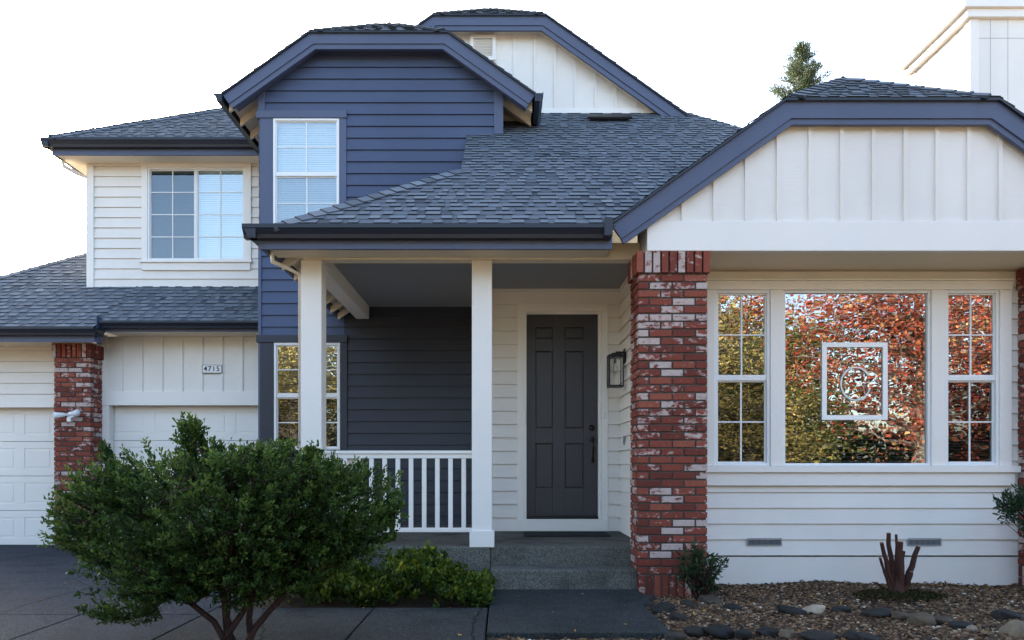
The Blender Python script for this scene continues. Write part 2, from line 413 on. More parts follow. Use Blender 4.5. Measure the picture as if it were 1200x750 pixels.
# ================================================================== THE SETTING
def struct(name, mb, mat, **k):
    o = mb.build(name, mat, None, **k); o['kind'] = 'structure'; return o
g = MB(); g.poly([(-900, -900, -.10), (900, -900, -.10), (900, 900, -.10), (-900, 900, -.10)]); struct('ground', g, groundm)
g = MB(); g.box(-200, 200, -13.5, -6.5, -.3, -.06); struct('street', g, streetm)
g = MB()                                                        # driveway, in cast panels
def slab(mb, x0, x1, y0, y1, z=0.0, z2=None, th=.12, gap=.006):
    z2 = z if z2 is None else z2; x0 += gap; x1 -= gap; y0 += gap; y1 -= gap
    p = [(x0, y0), (x1, y0), (x1, y1), (x0, y1)]; zz = [z, z, z2, z2]
    k = len(mb.v); mb.v += [(a, b, c - th) for (a, b), c in zip(p, zz)] + [(a, b, c) for (a, b), c in zip(p, zz)]
    for f in ((0, 3, 2, 1), (4, 5, 6, 7), (0, 1, 5, 4), (1, 2, 6, 5), (2, 3, 7, 6), (3, 0, 4, 7)): mb.f.append(tuple(k + i for i in f)); mb.t.append(.5); mb.w.append(0)
for i, (x0, x1) in enumerate(((-13, -9.6), (-9.6, -6.2), (-6.2, -3.24))):
    slab(g, x0, x1, 7.9, 11.02, -.022, -.055); 
    slab(g, x0, x1, 5.59, 7.9, 0, -.022)
    slab(g, x0, x1, 2.6, 5.59, 0, 0); slab(g, x0, x1, -1.0, 2.6, 0, 0)
slab(g, -3.24, -2.3, 5.59, 7.02, 0, -.01); slab(g, -3.24, -2.3, 4.0, 5.59); slab(g, -3.24, -2.3, -6.5, 4.0)
struct('driveway', g, drivem, bevel=.006)
g = MB()
slab(g, -2.3, -1.03, 4.3, 5.86); slab(g, -1.03, -.107, 4.3, 5.86)
slab(g, -2.3, -1.03, 2.2, 4.3); slab(g, -1.03, -.107, 2.2, 4.3)
slab(g, -.107, 1.17, 4.95, 6.07, .006); slab(g, -.107, 1.27, 6.07, 6.76, -.004)
struct('walkway', g, walkm, bevel=.008)
# planting bed surface (gently uneven)
def bed(name, x0, x1, y0, y1, base, amp, n=70):
    xs = np.linspace(x0, x1, n); ys = np.linspace(y0, y1, n); Xg, Yg = np.meshgrid(xs, ys)
    Zg = base + amp * (np.sin(Xg * 2.1 + 1) * np.cos(Yg * 2.7) * .5 + np.sin(Xg * 5.3 + Yg * 3.1) * .25)
    V = np.stack([Xg.ravel(), Yg.ravel(), Zg.ravel()], 1)
    idx = np.arange(n * n).reshape(n, n); F = np.stack([idx[:-1, :-1].ravel(), idx[:-1, 1:].ravel(), idx[1:, 1:].ravel(), idx[1:, :-1].ravel()], 1)
    o = raw_mesh(name, V, F, np.full(len(F), .5), soil, smooth=True); o['kind'] = 'structure'
bed('gravel_bed', -.10, 7.5, 2.2, 7.33, -.045, .04)
bed('soil_bed', -2.3, -.1, 5.8, 7.03, -.05, .03, 30)
def bed_z(x, y): return -.045 + .04 * (np.sin(x * 2.1 + 1) * np.cos(y * 2.7) * .5 + np.sin(x * 5.3 + y * 3.1) * .25)

# ================================================================== THE HOUSE
house = empty('house', (0, 9, 0), 'two storey white and navy house with brick pillars, covered porch and dark shingle roofs', 'house')
H = house
Yb, Yd, Yw, Yg, Yu, Yq, Yf = D(88), D(98), D(116), D(128), D(75), D(78.5), D(78)   # blue wall, door wall, window wall, gable wall, upper white wall, garage wall, far gable
# --- blue wall with gable
uw = (X(321, 88), X(398, 88), Z(272, 88), Z(140, 88)); lw = (X(322, 88), X(399, 88), Z(527, 88), Z(402, 88))
mb = MB()
zt = uw[3]
xs_, zs_ = lw[1] + .05, E + 2.108
lap(mb, around(-3.23, xs_, 0.0, zt, [(uw[0], uw[1], uw[2], uw[3]), (uw[0], uw[1], lw[2], lw[3])]), Yb, .157)
lap(mb, [rect(xs_, 0.0, zs_, zt)], Yb, .157)
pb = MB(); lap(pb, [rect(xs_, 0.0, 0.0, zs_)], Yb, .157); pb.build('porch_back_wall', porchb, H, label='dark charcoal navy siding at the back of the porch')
zr = lambda x: E + 6.28 - .16 - .71 * abs(x + 1.6)
lap(mb, [[(-3.23, zt), (0, zt), (0, zr(0)), (-.72, zr(-.72)), (-2.48, zr(-2.48)), (-3.23, zr(-3.23))]], Yb, .157)
mb.build('navy_siding_wall', blue, H)
mb = MB(); mb.box(X(303, 88), X(311, 88), Yb - .032, Yb + .05, Z(131, 88), Z(100, 88)); mb.build('corner_board', bluet, H, bevel=.003)
mb = MB(); mb.box(X(579, 88), 0.02, Yb - .032, Yb + .05, Z(158, 88), Z(98, 88)); mb.build('corner_board', bluet, H, bevel=.003); mb = MB()
mb.box(-3.235, X(307, 88), Yb - .030, Yb + .05, 0, Z(268, 88))
mb.build('corner_board', bluet, H, bevel=.003)
# side and rear faces of the navy volume
mb = MB(); mb.poly([(-3.23, Yb, 0), (-3.23, 14, 0), (-3.23, 14, zr(-3.23)), (-3.23, Yb, zr(-3.23))]); mb.poly([(0, Yb, 3.4), (0, 12, 3.4), (0, 12, zr(0)), (0, Yb, zr(0))])
mb.poly([(-.46, 8.2, E + 3.33), (-.46, Yb, E + 3.33), (-.46, Yb, E + 4.39)])
mb.build('navy_side_wall', blue, H)

# --- white walls
mb = MB()
dw = (X(606, 98), X(712, 98), .36, Z(356, 98))
lap(mb, around(-.25, 1.42, .36, E + 2.14, [dw]), Yd, .159, .36)
lap(mb, [rect(Yw, Yd, .36, E + 2.14)], 1.42, .159, .36, mode='left')
lap(mb, [rect(Yd, Yb, .36, E + 2.14)], -.25, .159, .36, mode='left')
mb.build('porch_siding_wall', white, H)
hole = (X(838, 116), X(1173, 116), Z(547, 116), Z(338, 116))
mb = MB(); lap(mb, around(1.42, 5.25, Z(651, 116), E + 1.955, [hole]), Yw, .159, Z(651, 116)); mb.box(1.5, 5.24, Yw - .012, Yw + .1, -.15, Z(652, 116) - .004)
mb.build('front_siding_wall', white, H)
ww = (X(174, 75), X(288, 75), Z(306, 75), Z(197, 75))
mb = MB(); lap(mb, around(-6.45, -3.2, Z(340, 75), E + 4.70, [ww]), Yu, .160, Z(338, 75) - .02)
mb.poly([(-6.45, Yu, E + 2.3), (-6.45, 17, E + 2.3), (-6.45, 17, E + 4.7), (-6.45, Yu, E + 4.7)])
mb.build('upper_siding_wall', white, H)
mb = MB(); mb.box(-6.47, X(111, 75), Yu - .035, Yu + .04, Z(338, 75), E + 4.69); mb.build('corner_board', trimw, H, bevel=.003)
# garage walls
mb = MB(); lap(mb, [rect(-9.3, -6.40, Z(475, 78.5), E + 1.90)], Yq, .163, Z(475, 78.5)); 
mb.poly([(-9.3, Yq, -.1), (-9.3, 17, -.1), (-9.3, 17, E + 1.9), (-9.3, Yq, E + 1.9)]); mb.build('garage_siding_wall', white, H)
mb = MB(); battens(mb, rect(-6.05, -3.23, Z(475, 78.5), E + 1.92), Yq, X(143, 78.5), .2985); mb.build('garage_batten_wall', white, H)
mb = MB(); mb.box(X(119, 78.5), -3.235, Yq - .03, Yq + .10, Z(475, 78.5), Z(459, 78.5)); mb.box(X(119, 78.5), X(128.5, 78.5), Yq - .022, Yq + .12, -.06, Z(475, 78.5))
mb.box(X(120, 78.5), X(125, 78.5), Yq - .028, Yq + .02, Z(459, 78.5), Z(393, 78.5))
mb.box(X(-60, 78.5), X(64, 78.5), Yq - .024, Yq + .1, Z(477.5, 78.5), Z(474.5, 78.5) + .03)
mb.build('garage_trim', trimw, H, bevel=.003)
# right wing gable wall with battens, band and the boxed side
gz = lambda x: E + 3.98 - .15 - .71 * abs(x - 3.515)
mb = MB(); xl, xr = 1.328, 5.702
battens(mb, [(xl, E + 2.22), (xr, E + 2.22), (xr, gz(xr)), (4.40, E + 3.21), (2.63, E + 3.21), (xl, gz(xl))], Yg, X(874.5, 128) - .29 * 3, .29)
mb.poly([(xl, Yg, E + 1.96), (xl, 7.10, E + 1.96), (xl, 7.10, gz(xl)), (xl, Yg, gz(xl))]); mb.poly([(xr, Yg, -.1), (xr, 15, -.1), (xr, 15, gz(xr)), (xr, Yg, gz(xr))])
mb.build('gable_batten_wall', white, H)
mb = MB(); mb.box(xl - .002, xr + .002, Yg - .026, Yg + .05, E + 1.955, E + 2.228); mb.build('band_board', trimw, H, bevel=.004)
mb = MB(); mb.box(1.36, 5.70, Yg + .052, Yw + .01, E + 1.962, E + 2.01); mb.build('window_bay_soffit', soffm, H)
# far gable wall
mb = MB(); fz = lambda x: E + 7.23 - .18 - .71 * abs(x + .18)
battens(mb, [(-3.0, E + 4.9), (2.55, E + 4.9), (2.55, fz(2.55)), (.60, fz(.60)), (-.96, fz(.60)), (-3.0, fz(-3.0))], Yf, X(553, 78) - .30 * 7, .3045)
mb.build('far_gable_wall', white, H)
mb = MB(); mb.box(X(500, 78), X(775, 78), Yf - .028, Yf + .02, Z(133, 78) - .05, Z(127.5, 78)); mb.build('far_gable_trim', trimw, H)
v = MB(); vx0, vx1, vz0, vz1 = X(551, 78), X(581, 78), Z(72, 78), Z(43, 78)
for (a, b, c, d) in ((vx0, vx0 + .05, vz0, vz1), (vx1 - .05, vx1, vz0, vz1), (vx0 + .05, vx1 - .05, vz1 - .05, vz1), (vx0 + .05, vx1 - .05, vz0, vz0 + .05)): v.box(a, b, Yf - .05, Yf + .01, c, d)
for k in range(6):
    z = vz0 + .07 + k * .045; v.box(vx0 + .05, vx1 - .05, -.02, .02, -.003, .003, mat=Matrix.Translation((0, Yf - .025, z)) @ Matrix.Rotation(-.7, 4, 'X'))
v.build('gable_vent', trimw, H)

# --- roofs
R = MB(); K = MB()
zm = lambda x, y: E + 2.15 + .72 * (y - 6.54)
roof(R, K, [(-2.12, 6.50), (-.46, 6.50), (-.46, 8.20)], zm, (0, 1))
roof(R, K, [(-.46, 6.50), (.98, 6.50), (3.5, 9.04), (3.31, 10.05), (2.82, 10.9), (-.46, 10.93)], zm, (0, 1))
zl = lambda x, y: E + 2.13 + .72 * (x + 2.12)
roof(R, K, [(-2.14, 6.52), (-.46, 8.20), (-.46, Yb), (-2.14, Yb)], zl, (1, 0))
caps(R, (-2.10, 6.52, zm(0, 6.52)), (-.46, 8.18, zm(0, 8.18)))
K.poly([(2.82, 10.9, zm(0, 10.9)), (3.31, 10.05, zm(0, 10.05)), (3.5, 9.04, zm(0, 9.04)), (5.6, 9.6, E + 2.5), (5.6, 15, E + 2.5), (2.82, 15, E + 4.9)])
R.build('porch_shingles', shing, H); K.build('porch_roof_deck', gutm, H)
R = MB(); K = MB()
def gable_roof(cx, hc, hw, zrid, Y0, Y1, m=.71):
    zs = lambda x, y: E + zrid - m * (cx - x); zs2 = lambda x, y: E + zrid - m * (x - cx)
    roof(R, K, [(cx - hw, Y0), (cx - hc, Y0), (cx, Y0 + hc), (cx, Y1), (cx - hw, Y1)], zs, (1, 0))
    roof(R, K, [(cx + hc, Y0), (cx + hw, Y0), (cx + hw, Y1), (cx, Y1), (cx, Y0 + hc)], zs2, (-1, 0))
    zh = lambda x, y: E + zrid - m * hc + m * (y - Y0)
    roof(R, K, [(cx - hc, Y0), (cx + hc, Y0), (cx, Y0 + hc)], zh, (0, 1))
    zc = E + zrid - m * hc
    caps(R, (cx - hc + .05, Y0 + .05, zc + .035), (cx, Y0 + hc, E + zrid)); caps(R, (cx + hc - .05, Y0 + .05, zc + .035), (cx, Y0 + hc, E + zrid)); caps(R, (cx, Y0 + hc, E + zrid), (cx, Y1, E + zrid))
gable_roof(3.515, .96, 2.535, 3.98, D(130) - .03, 12.0)
R.build('wing_shingles', shing, H); K.build('wing_roof_deck', gutm, H); R = MB(); K = MB()
gable_roof(-1.6, .90, 2.04, 6.28, D(90) - .03, 12.5)
R.build('navy_gable_shingles', shing, H); K.build('navy_gable_roof_deck', gutm, H); R = MB(); K = MB()
gable_roof(-.18, .836, 3.0, 7.23, D(79.5) - .03, 17.5)
R.build('far_gable_shingles', shing, H); K.build('far_gable_roof_deck', gutm, H); R = MB(); K = MB()
zu = lambda x, y: E + 4.92 + .715 * (y - 10.9); roof(R, K, [(-6.80, 10.87), (-3.0, 10.87), (-3.0, 14), (-3.67, 14)], zu, (0, 1))
zul = lambda x, y: E + 4.92 + .715 * (x + 6.83); roof(R, K, [(-6.80, 10.87), (-3.67, 14), (-3.67, 15), (-6.80, 18)], zul, (1, 0))
caps(R, (-6.78, 10.9, zu(0, 10.9)), (-3.68, 14, zu(0, 14)))
K.poly([(-3.67, 14, zu(0, 14)), (-3, 14, zu(0, 14)), (-3, 18, E + 4.9), (-6.8, 18, E + 4.9), (-3.67, 15, zu(0, 14))])
R.build('upper_shingles', shing, H); K.build('upper_roof_deck', gutm, H); R = MB(); K = MB()
zg = lambda x, y: E + 1.935 + .72 * (y - 10.15)
roof(R, K, [(-9.6, 10.12), (-5.70, 10.12), (-5.70, 11.4), (-6.45, 13), (-6.75, 13)], zg, (0, 1))
roof(R, K, [(-5.70, 10.28), (-3.235, 10.28), (-3.235, 11.36), (-5.70, 11.36)], zg, (0, 1))
caps(R, (-9.58, 10.14, zg(0, 10.14)), (-6.75, 12.97, zg(0, 12.97)))
roof(R, K, [(-9.6, 10.12), (-6.75, 12.97), (-6.75, 14.5), (-9.6, 17)], lambda x, y: E + 1.915 + .72 * (x + 9.6), (1, 0))
R.build('garage_shingles', shing, H); K.build('garage_roof_deck', gutm, H)
# plain rear body, plus inner boxes added to block stray sun
mb = MB(); mb.box(-6.44, -3.25, 13.2, 17.2, 0, E + 4.6); mb.box(-3.2, 2.7, 12.5, 17.2, 0, E + 5.0); mb.box(-9.2, -6.46, 13.1, 16.9, 0, E + 1.8); mb.box(-9.2, -3.26, 11.12, 13.0, 0, E + 1.85); mb.box(1.5, 5.6, 9.75, 15, 0, E + 1.9); mb.build('rear_body_sun_block', white, H)

# --- barge boards
mb = MB(); rake(mb, 3.515, .96, E + 3.30, 2.535, .71, D(130), .172, .048); mb.build('barge_board', bluet, H, bevel=.003)
mb = MB(); rake(mb, -1.6, .90, E + 5.64, 2.04, .71, D(90), .150, .062); mb.build('barge_board', bluet, H, bevel=.003)
mb = MB(); rake(mb, -.18, .836, E + 6.635, 3.0, .71, D(79.5), .150, .066); mb.build('barge_board', bluet, H, bevel=.003)
# soffit strips behind barge boards
def rsoff(cx, hc, zc, hw, Y0, Y1, h, mat):
    zl_ = zc - (hw - hc) * .71; t = [(cx - hw + .03, zl_), (cx - hc, zc), (cx + hc, zc), (cx + hw - .03, zl_)]
    a = offset_line(t, h); b = offset_line(t, h + .02); m_ = MB()
    for i in range(3): m_.prism([a[i], a[i + 1], b[i + 1], b[i]], 'y', Y0, Y1)
    m_.build('rake_soffit', mat, H)
rsoff(3.515, .96, E + 3.30, 2.53, D(130) + .06, Yg + .01, .15, soffm)
rsoff(-1.6, .90, E + 5.64, 2.03, D(90) + .06, Yb + .01, .14, bluet)
rsoff(-.18, .836, E + 6.635, 2.95, D(79.5) + .06, Yf + .01, .14, soffm)
# eaves of the navy gable: sloped soffit boards and rafter ends along both sides
for sg, x0, x1 in ((-1, -3.60, -3.23), (1, 0.0, .40)):
    mb = MB()
    z0, z1 = (E + 6.28 - .71 * abs(x0 + 1.6) - .09, E + 6.28 - .71 * abs(x1 + 1.6) - .09)
    mb.poly([(x0, 9.5, z0), (x1, 9.5, z1), (x1, 12, z1), (x0, 12, z0)])
    for y in (9.58, 9.98, 10.38): mb.prism([(x0, z0), (x1, z1), (x1, z1 - .10), (x0, z0 - .10)], 'y', y, y + .045)
    mb.build('eave_rafters', soffm, H)
# --- gutters and fascias
G = MB(); gutter(G, 'x', D(129.5), -2.31, .96, E + 2.147, -1, .115, .12)
gutter(G, 'y', -2.19, 6.45, Yb, E + 2.147, -1, .115, .12)
G.build('porch_gutter', gutm, H)
mb = MB(); mb.box(-2.20, 1.0, D(129.5) + .002, D(129.5) + .035, E + 1.955, E + 2.14); mb.box(-2.188, -2.155, D(129.5) + .04, Yb, E + 1.955, E + 2.14); mb.build('porch_fascia', bluet, H, bevel=.003)
mb = MB(); mb.box(X(706, 130), X(716, 130), D(129.5) - .14, D(129.5) + .04, Z(281, 130), Z(259, 130)); mb.build('gutter_end', gutm, H, bevel=.01)
G = MB(); gutter(G, 'y', .43, 9.40, 10.35, E + 4.84, 1, .12, .11); G.build('navy_gable_gutter', gutm, H); G = MB(); gutter(G, 'y', -3.63, 9.40, 11.9, E + 4.84, -1, .12, .11); G.build('navy_gable_gutter', gutm, H)
G = MB(); gutter(G, 'x', D(78) + .06, -6.90, -3.24, E + 4.905, -1, .13, .12); gutter(G, 'y', -6.79, D(78) - .05, 17.5, E + 4.905, -1, .13, .12); G.build('upper_gutter', gutm, H)
mb = MB(); mb.box(-6.79, -3.24, D(78) + .062, D(78) + .09, E + 4.685, E + 4.90); mb.box(-6.788, -6.76, D(78) + .095, 17.4, E + 4.685, E + 4.90); mb.build('upper_fascia', bluet, H)
mb = MB(); mb.box(-6.755, -3.24, D(78) + .092, Yu + .02, E + 4.70, E + 4.72); mb.box(-6.755, -6.46, Yu + .022, 17.3, E + 4.70, E + 4.72); mb.build('upper_soffit', soffm, H)
G = MB(); gutter(G, 'x', 10.17, -9.7, -5.66, E + 1.925, -1, .115, .12); gutter(G, 'y', -5.72, 10.12, 10.34, E + 1.925, 1, .10, .07); gutter(G, 'x', 10.32, -5.655, -3.24, E + 2.035, -1, .10, .12); G.build('garage_gutter', gutm, H)
mb = MB(); mb.box(-9.6, -5.71, 10.172, 10.2, E + 1.73, E + 1.92); mb.box(-5.70, -3.24, 10.322, 10.35, E + 1.90, E + 2.03); mb.box(-5.716, -5.698, 10.203, 10.34, E + 1.73, E + 2.10); mb.build('garage_fascia', bluet, H)
mb = MB(); mb.box(-9.55, -5.94, 10.202, Yq + .01, E + 1.76, E + 1.78); mb.box(-5.695, -3.24, 10.352, Yq + .01, E + 1.915, E + 1.935); mb.build('garage_soffit', soffm, H)
# white downspouts
mb = MB(); mb.tube([(-2.14, 6.75, E + 1.99), (-2.14, 6.78, E + 1.90), (-2.05, 6.9, E + 1.88), (-1.948, 7.02, E + 1.84), (-1.948, 7.02, .37)], .022, 8)
mb.build('downspout', trimw, H, smooth=True)
mb = MB(); mb.tube([(-6.74, 11.15, E + 4.68), (-6.74, 11.15, E + 4.60), (-6.60, 11.28, E + 4.53), (-6.50, 11.40, E + 4.50), (-6.50, 11.42, E + 2.7)], .033, 8)
mb.build('downspout', trimw, H, smooth=True)
# roof vent
vy = 10.39; mb = MB(); mt = Matrix.Translation((1.54, vy, zm(0, vy) + .055)) @ Matrix.Rotation(math.atan(.72), 4, 'X')
mb.box(-.32, .32, -.09, .09, -.005, .03, mat=mt); mb.box(-.27, .27, -.06, .06, -.05, -.005, mat=mt); mb.build('roof_vent', blackm, H, bevel=.008)

# --- chimney
cx0, cx1, cy0, cy1, sc_ = 5.78, 7.0, D(95), D(83.2), 95
ch = MB(); ch.box(cx0, cx1, cy0, cy1, 2.0, E + 5.6)
x = cx0 + .30
C = ch.build('chimney', white, H)
gm = MB()
for k in range(5): gm.box(cx0 + .0 + .245 + k * .216, cx0 + .249 + k * .216, cy0 - .002, cy0 + .002, 2.2, E + 5.5)
for k in range(5): gm.box(cx0 - .002, cx0 + .002, cy0 + .245 + k * .216, cy0 + .249 + k * .216, 2.2, E + 5.5)
gm.box(cx0 + .10, cx1, cy0 - .0022, cy0 + .0018, Z(45, 95), Z(44.6, 95))
gm.build('panel_groove', galv, C)
mb = MB(); mb.box(cx0 - .012, cx0 + .10, cy0 - .012, cy0 + .10, 2.2, E + 5.58); mb.build('corner_board', trimw, C); mb = MB(); mb.box(cx0 - .012, cx0 + .1, cy1 - .1, cy1 + .012, 2.2, E + 5.58); mb.build('corner_board', trimw, C)
mb = MB(); mb.box(cx0 - .07, cx1 + .05, cy0 - .055, cy1 + .05, E + 5.50, E + 5.62); mb.box(cx0 - .13, cx1 + .09, cy0 - .095, cy1 + .09, E + 5.60, E + 5.78); mb.box(cx0 - .06, cx1 + .06, cy0 - .06, cy1 + .06, E + 5.78, E + 5.86)
mb.build('cornice', trimw, C, bevel=.004)
mb = MB(); mb.box(cx0 + .2, cx1 - .2, cy0 + .2, cy1 - .2, E + 5.86, E + 6.05); mb.build('flue_cap', galv, C, bevel=.01)

# --- porch: ceiling, beams, posts, floor, steps
mb = MB(); mb.box(-1.88, 1.42, 7.08, Yb, E + 2.105, E + 2.115); mb.build('porch_ceiling', ceilm, H)
mb = MB(); mb.box(X(357, 121), 1.327, D(121) - .06, D(121) + .08, E + 1.975, E + 2.135); mb.build('porch_beam', soffm, H, bevel=.004)
mb = MB(); mb.box(-1.93, -1.76, D(121) + .082, Yb - .03, E + 1.94, E + 2.134); mb.build('porch_beam', trimw, H, bevel=.004)
mb = MB()
for y in np.arange(7.1, 9.6, .40): mb.prism([(-2.15, E + 1.99), (-1.93, E + 2.14), (-1.93, E + 2.06), (-2.15, E + 1.91)], 'y', y, y + .045)
mb.poly([(-2.15, 6.6, E + 2.05), (-1.93, 6.6, E + 2.2), (-1.93, Yb, E + 2.2), (-2.15, Yb, E + 2.05)])
mb.poly([(-2.15, 6.6, E + 1.99), (1.0, 6.6, E + 1.99), (1.0, 6.96, E + 1.99), (-2.15, 6.96, E + 1.99)])
mb.build('porch_eave_lookouts', soffm, H)
def post(x0, x1):
    p = MB(); y0 = D(121) - .04; w_ = x1 - x0; p.box(x0, x1, y0, y0 + w_, .36, E + 1.975); o = p.build('porch_post', trimw, H, bevel=.006)
    b = MB(); b.box(x0 - .022, x1 + .022, y0 - .022, y0 + w_ + .022, .36, .36 + .16); b.build('post_base', trimw, o, bevel=.004)
post(X(353, 121.5), X(377, 121.5)); post(X(553, 121.5), X(576.5, 121.5))
# railing
def railing(name, p0, p1, n, inset=0.0):
    p0, p1 = Vector(p0), Vector(p1); d = p1 - p0; L = d.length; ang = math.atan2(d.y, d.x)
    T = Matrix.Translation(p0) @ Matrix.Rotation(ang, 4, 'Z')
    m_ = MB(); zt_, zb_ = Z(528, 121), Z(624, 121)
    m_.box(0, L, -.035, .035, zt_ - .03, zt_, mat=T); m_.box(0, L, -.02, .02, zt_ - .075, zt_ - .031, mat=T); m_.box(0, L, -.022, .022, zb_, zb_ + .042, mat=T)
    o = m_.build('railing', trimw, H, bevel=.004)
    for k in range(n):
        u = L * (k + .62) / (n + .25); b = MB(); b.box(u - .021, u + .021, -.018, .018, zb_ + .043, zt_ - .076, mat=T); b.build('baluster', trimw, o, bevel=.002)
railing('railing', (X(377, 121.5) + .002, D(121) + .05, 0), (X(553, 121.5) - .002, D(121) + .05, 0), 11)
railing('railing', (-1.84, D(121) + .17, 0), (-1.84, Yb - .03, 0), 17)
mb = MB(); mb.box(-1.98, -.112, D(121) - .05, Yb, -.1, .36); mb.box(-.112, 1.42, D(121), Yb, -.1, .36); mb.build('porch_floor', stepm, H, bevel=.012)
mb = MB(); mb.box(-.108, 1.27, 6.735, D(121) - .002, -.1, .178); mb.build('porch_step', stepm, H, bevel=.014)
mb = MB(); mb.box(-.24, 1.42, Yd - .02, Yd + .0, .362, Z(620, 98)); mb.build('door_skirt', trimw, H)

# --- brick pillars
def pillar(x0, x1, y0, y1, ztop, top_soldier=True, bot_soldier=True, course=.0722, L=.212, seed=1, right=False, prob=.30):
    rnd = random.Random(seed); b = MB(); mj = .014; dp = .09
    def put(a0, a1, face, z0, z1, proud=0):
        t = rnd.random(); j = rnd.uniform(-.003, .003)
        ws = rnd.uniform(.36, .50) if rnd.random() < prob else rnd.uniform(.14, .32)
        q = .006 * rnd.random()
        if face == 'f': b.box(a0 + q * .3, a1 - q * .3, y0 - proud + j, y0 + dp, z0, z1 - rnd.random() * .002, t, ws)
        elif face == 'l': b.box(x0 - proud + j, x0 + dp, a0, a1, z0, z1, t, ws)
        else: b.box(x1 - dp, x1 + proud + j, a0, a1, z0, z1, t, ws)
    z = -.10; zs = 0.0
    soldH = .195
    if bot_soldier: 
        n = round((x1 - x0) / .0735); w_ = (x1 - x0) / n
        for k in range(n): put(x0 + k * w_ + mj / 2, x0 + (k + 1) * w_ - mj / 2, 'f', -.08, soldH - mj - .04)
        n = round((y1 - y0 - dp) / .0735); w_ = (y1 - y0 - dp) / n
        for f in ('l', 'r'):
            for k in range(n): put(y0 + dp + k * w_ + mj / 2, y0 + dp + (k + 1) * w_ - mj / 2, f, -.08, soldH - mj - .04)
        zs = soldH - .04
    zend = ztop - (soldH if top_soldier else 0); nc = max(1, round((zend - zs) / course)); c = (zend - zs) / nc
    for k in range(nc):
        z0 = zs + k * c; z1 = z0 + c - mj; odd = k % 2
        def row(a, e, first, face):
            u = a; l = first
            while u < e - .03:
                r_ = min(u + l, e)
                if e - r_ < .05: r_ = e
                put(u, r_ - (mj if r_ < e else 0), face, z0, z1); u = r_; l = L
        row(x0, x1, L if odd else L * .5, 'f') 
        for f in ('l', 'r'): row(y0 + dp + mj, y1, L * .5 if odd else L, f)
    if top_soldier:
        pr = .026; n = round((x1 - x0 + 2 * pr) / .0735); w_ = (x1 - x0 + 2 * pr) / n
        for k in range(n): put(x0 - pr + k * w_ + mj / 2, x0 - pr + (k + 1) * w_ - mj / 2, 'f', zend, ztop, pr)
        n = round((y1 - y0 - dp) / .0735); w_ = (y1 - y0 - dp) / n
        for f in ('l', 'r'):
            for k in range(n): put(y0 + dp + k * w_ + mj / 2, y0 + dp + (k + 1) * w_ - mj / 2, f, zend, ztop, pr)
    o = b.build('brick_pillar', brickm, H, bevel=.0035)
    m_ = MB(); m_.box(x0 + .011, x1 - .011, y0 + .012, y1 - .004, -.1, ztop - .003); m_.build('mortar_core', mortar, o)
    return o
pillar(1.25, 1.883, Yg, 7.05, E + 1.975 - .022, seed=3, prob=.22)
pillar(5.20, 5.78, 7.10, 7.31, E + 1.953, seed=9, prob=.12)
pillar(-6.48, -5.95, D(81), 10.82, E + 1.757, seed=5, bot_soldier=False, prob=.26)

# --- windows
def frame_boxes(mb, x0, x1, z0, z1, t, y0, y1):
    mb.box(x0, x0 + t, y0, y1, z0, z1); mb.box(x1 - t, x1, y0, y1, z0, z1); mb.box(x0 + t, x1 - t, y0, y1, z0, z0 + t); mb.box(x0 + t, x1 - t, y0, y1, z1 - t, z1)
def blind(parent, x0, x1, z0, z1, y, mat, tilt, pitch=.03, w_=.034):
    b = MB(); z = z0 + .02
    while z < z1:
        b.box(x0, x1, -w_ / 2, w_ / 2, -.0008, .0008, mat=Matrix.Translation((0, y, z)) @ Matrix.Rotation(tilt + random.uniform(-.04, .04), 4, 'X')); z += pitch
    b.box(x0, x1, y - .02, y + .02, z1 - .03, z1)
    for fx in (.2, .8): b.box(x0 + (x1 - x0) * fx - .001, x0 + (x1 - x0) * fx + .001, y - .019, y - .017, z0, z1)
    b.build('blind', mat, parent)
def room(parent, x0, x1, z0, z1, y0, dep=.5):
    r = MB(); y1 = y0 + dep
    r.poly([(x0, y1, z0), (x1, y1, z0), (x1, y1, z1), (x0, y1, z1)]); r.poly([(x0, y0, z0), (x0, y1, z0), (x0, y1, z1), (x0, y0, z1)])
    r.poly([(x1, y0, z0), (x1, y1, z0), (x1, y1, z1), (x1, y0, z1)]); r.poly([(x0, y0, z0), (x1, y0, z0), (x1, y1, z0), (x0, y1, z0)]); r.poly([(x0, y0, z1), (x1, y0, z1), (x1, y1, z1), (x0, y1, z1)])
    r.build('window_recess', darkm, parent)
def dhung(x0, x1, z0, z1, Y, zmid, bl, tilt, gt=None, gb=None, nx=2, ny=2, label=None, t=.030):
    f = MB(); frame_boxes(f, x0, x1, z0, z1, t, Y - .035, Y + .06)
    f.box(x0 + t, x1 - t, Y - .022, Y + .03, zmid - .022, zmid + .022)
    o = f.build('window', vinyl, H, bevel=.003, label=label)
    for (a, b, yy, g_) in ((zmid + .022, z1 - t, Y + .0, gt or glass), (z0 + t, zmid - .022, Y + .016, gb or glassd)):
        s_ = MB(); fr = .014; frame_boxes(s_, x0 + t, x1 - t, a, b, fr, yy - .014, yy + .014)
        for k in range(1, nx): xm = x0 + t + (x1 - x0 - 2 * t) * k / nx; s_.box(xm - .008, xm + .008, yy - .011, yy - .004, a + fr, b - fr)
        for k in range(1, ny): zz = a + (b - a) * k / ny; s_.box(x0 + t + fr, x1 - t - fr, yy - .0108, yy - .0042, zz - .007, zz + .007)
        s_.build('sash', vinyl, o)
        p = MB(); p.box(x0 + t + .005, x1 - t - .005, yy - .003, yy + .0, a + .004, b - .004); p.build('pane', g_, o)
    blind(o, x0 + t, x1 - t, z0 + t, z1 - t, Y + .085, bl, tilt); room(o, x0, x1, z0, z1, Y + .06)
    return o
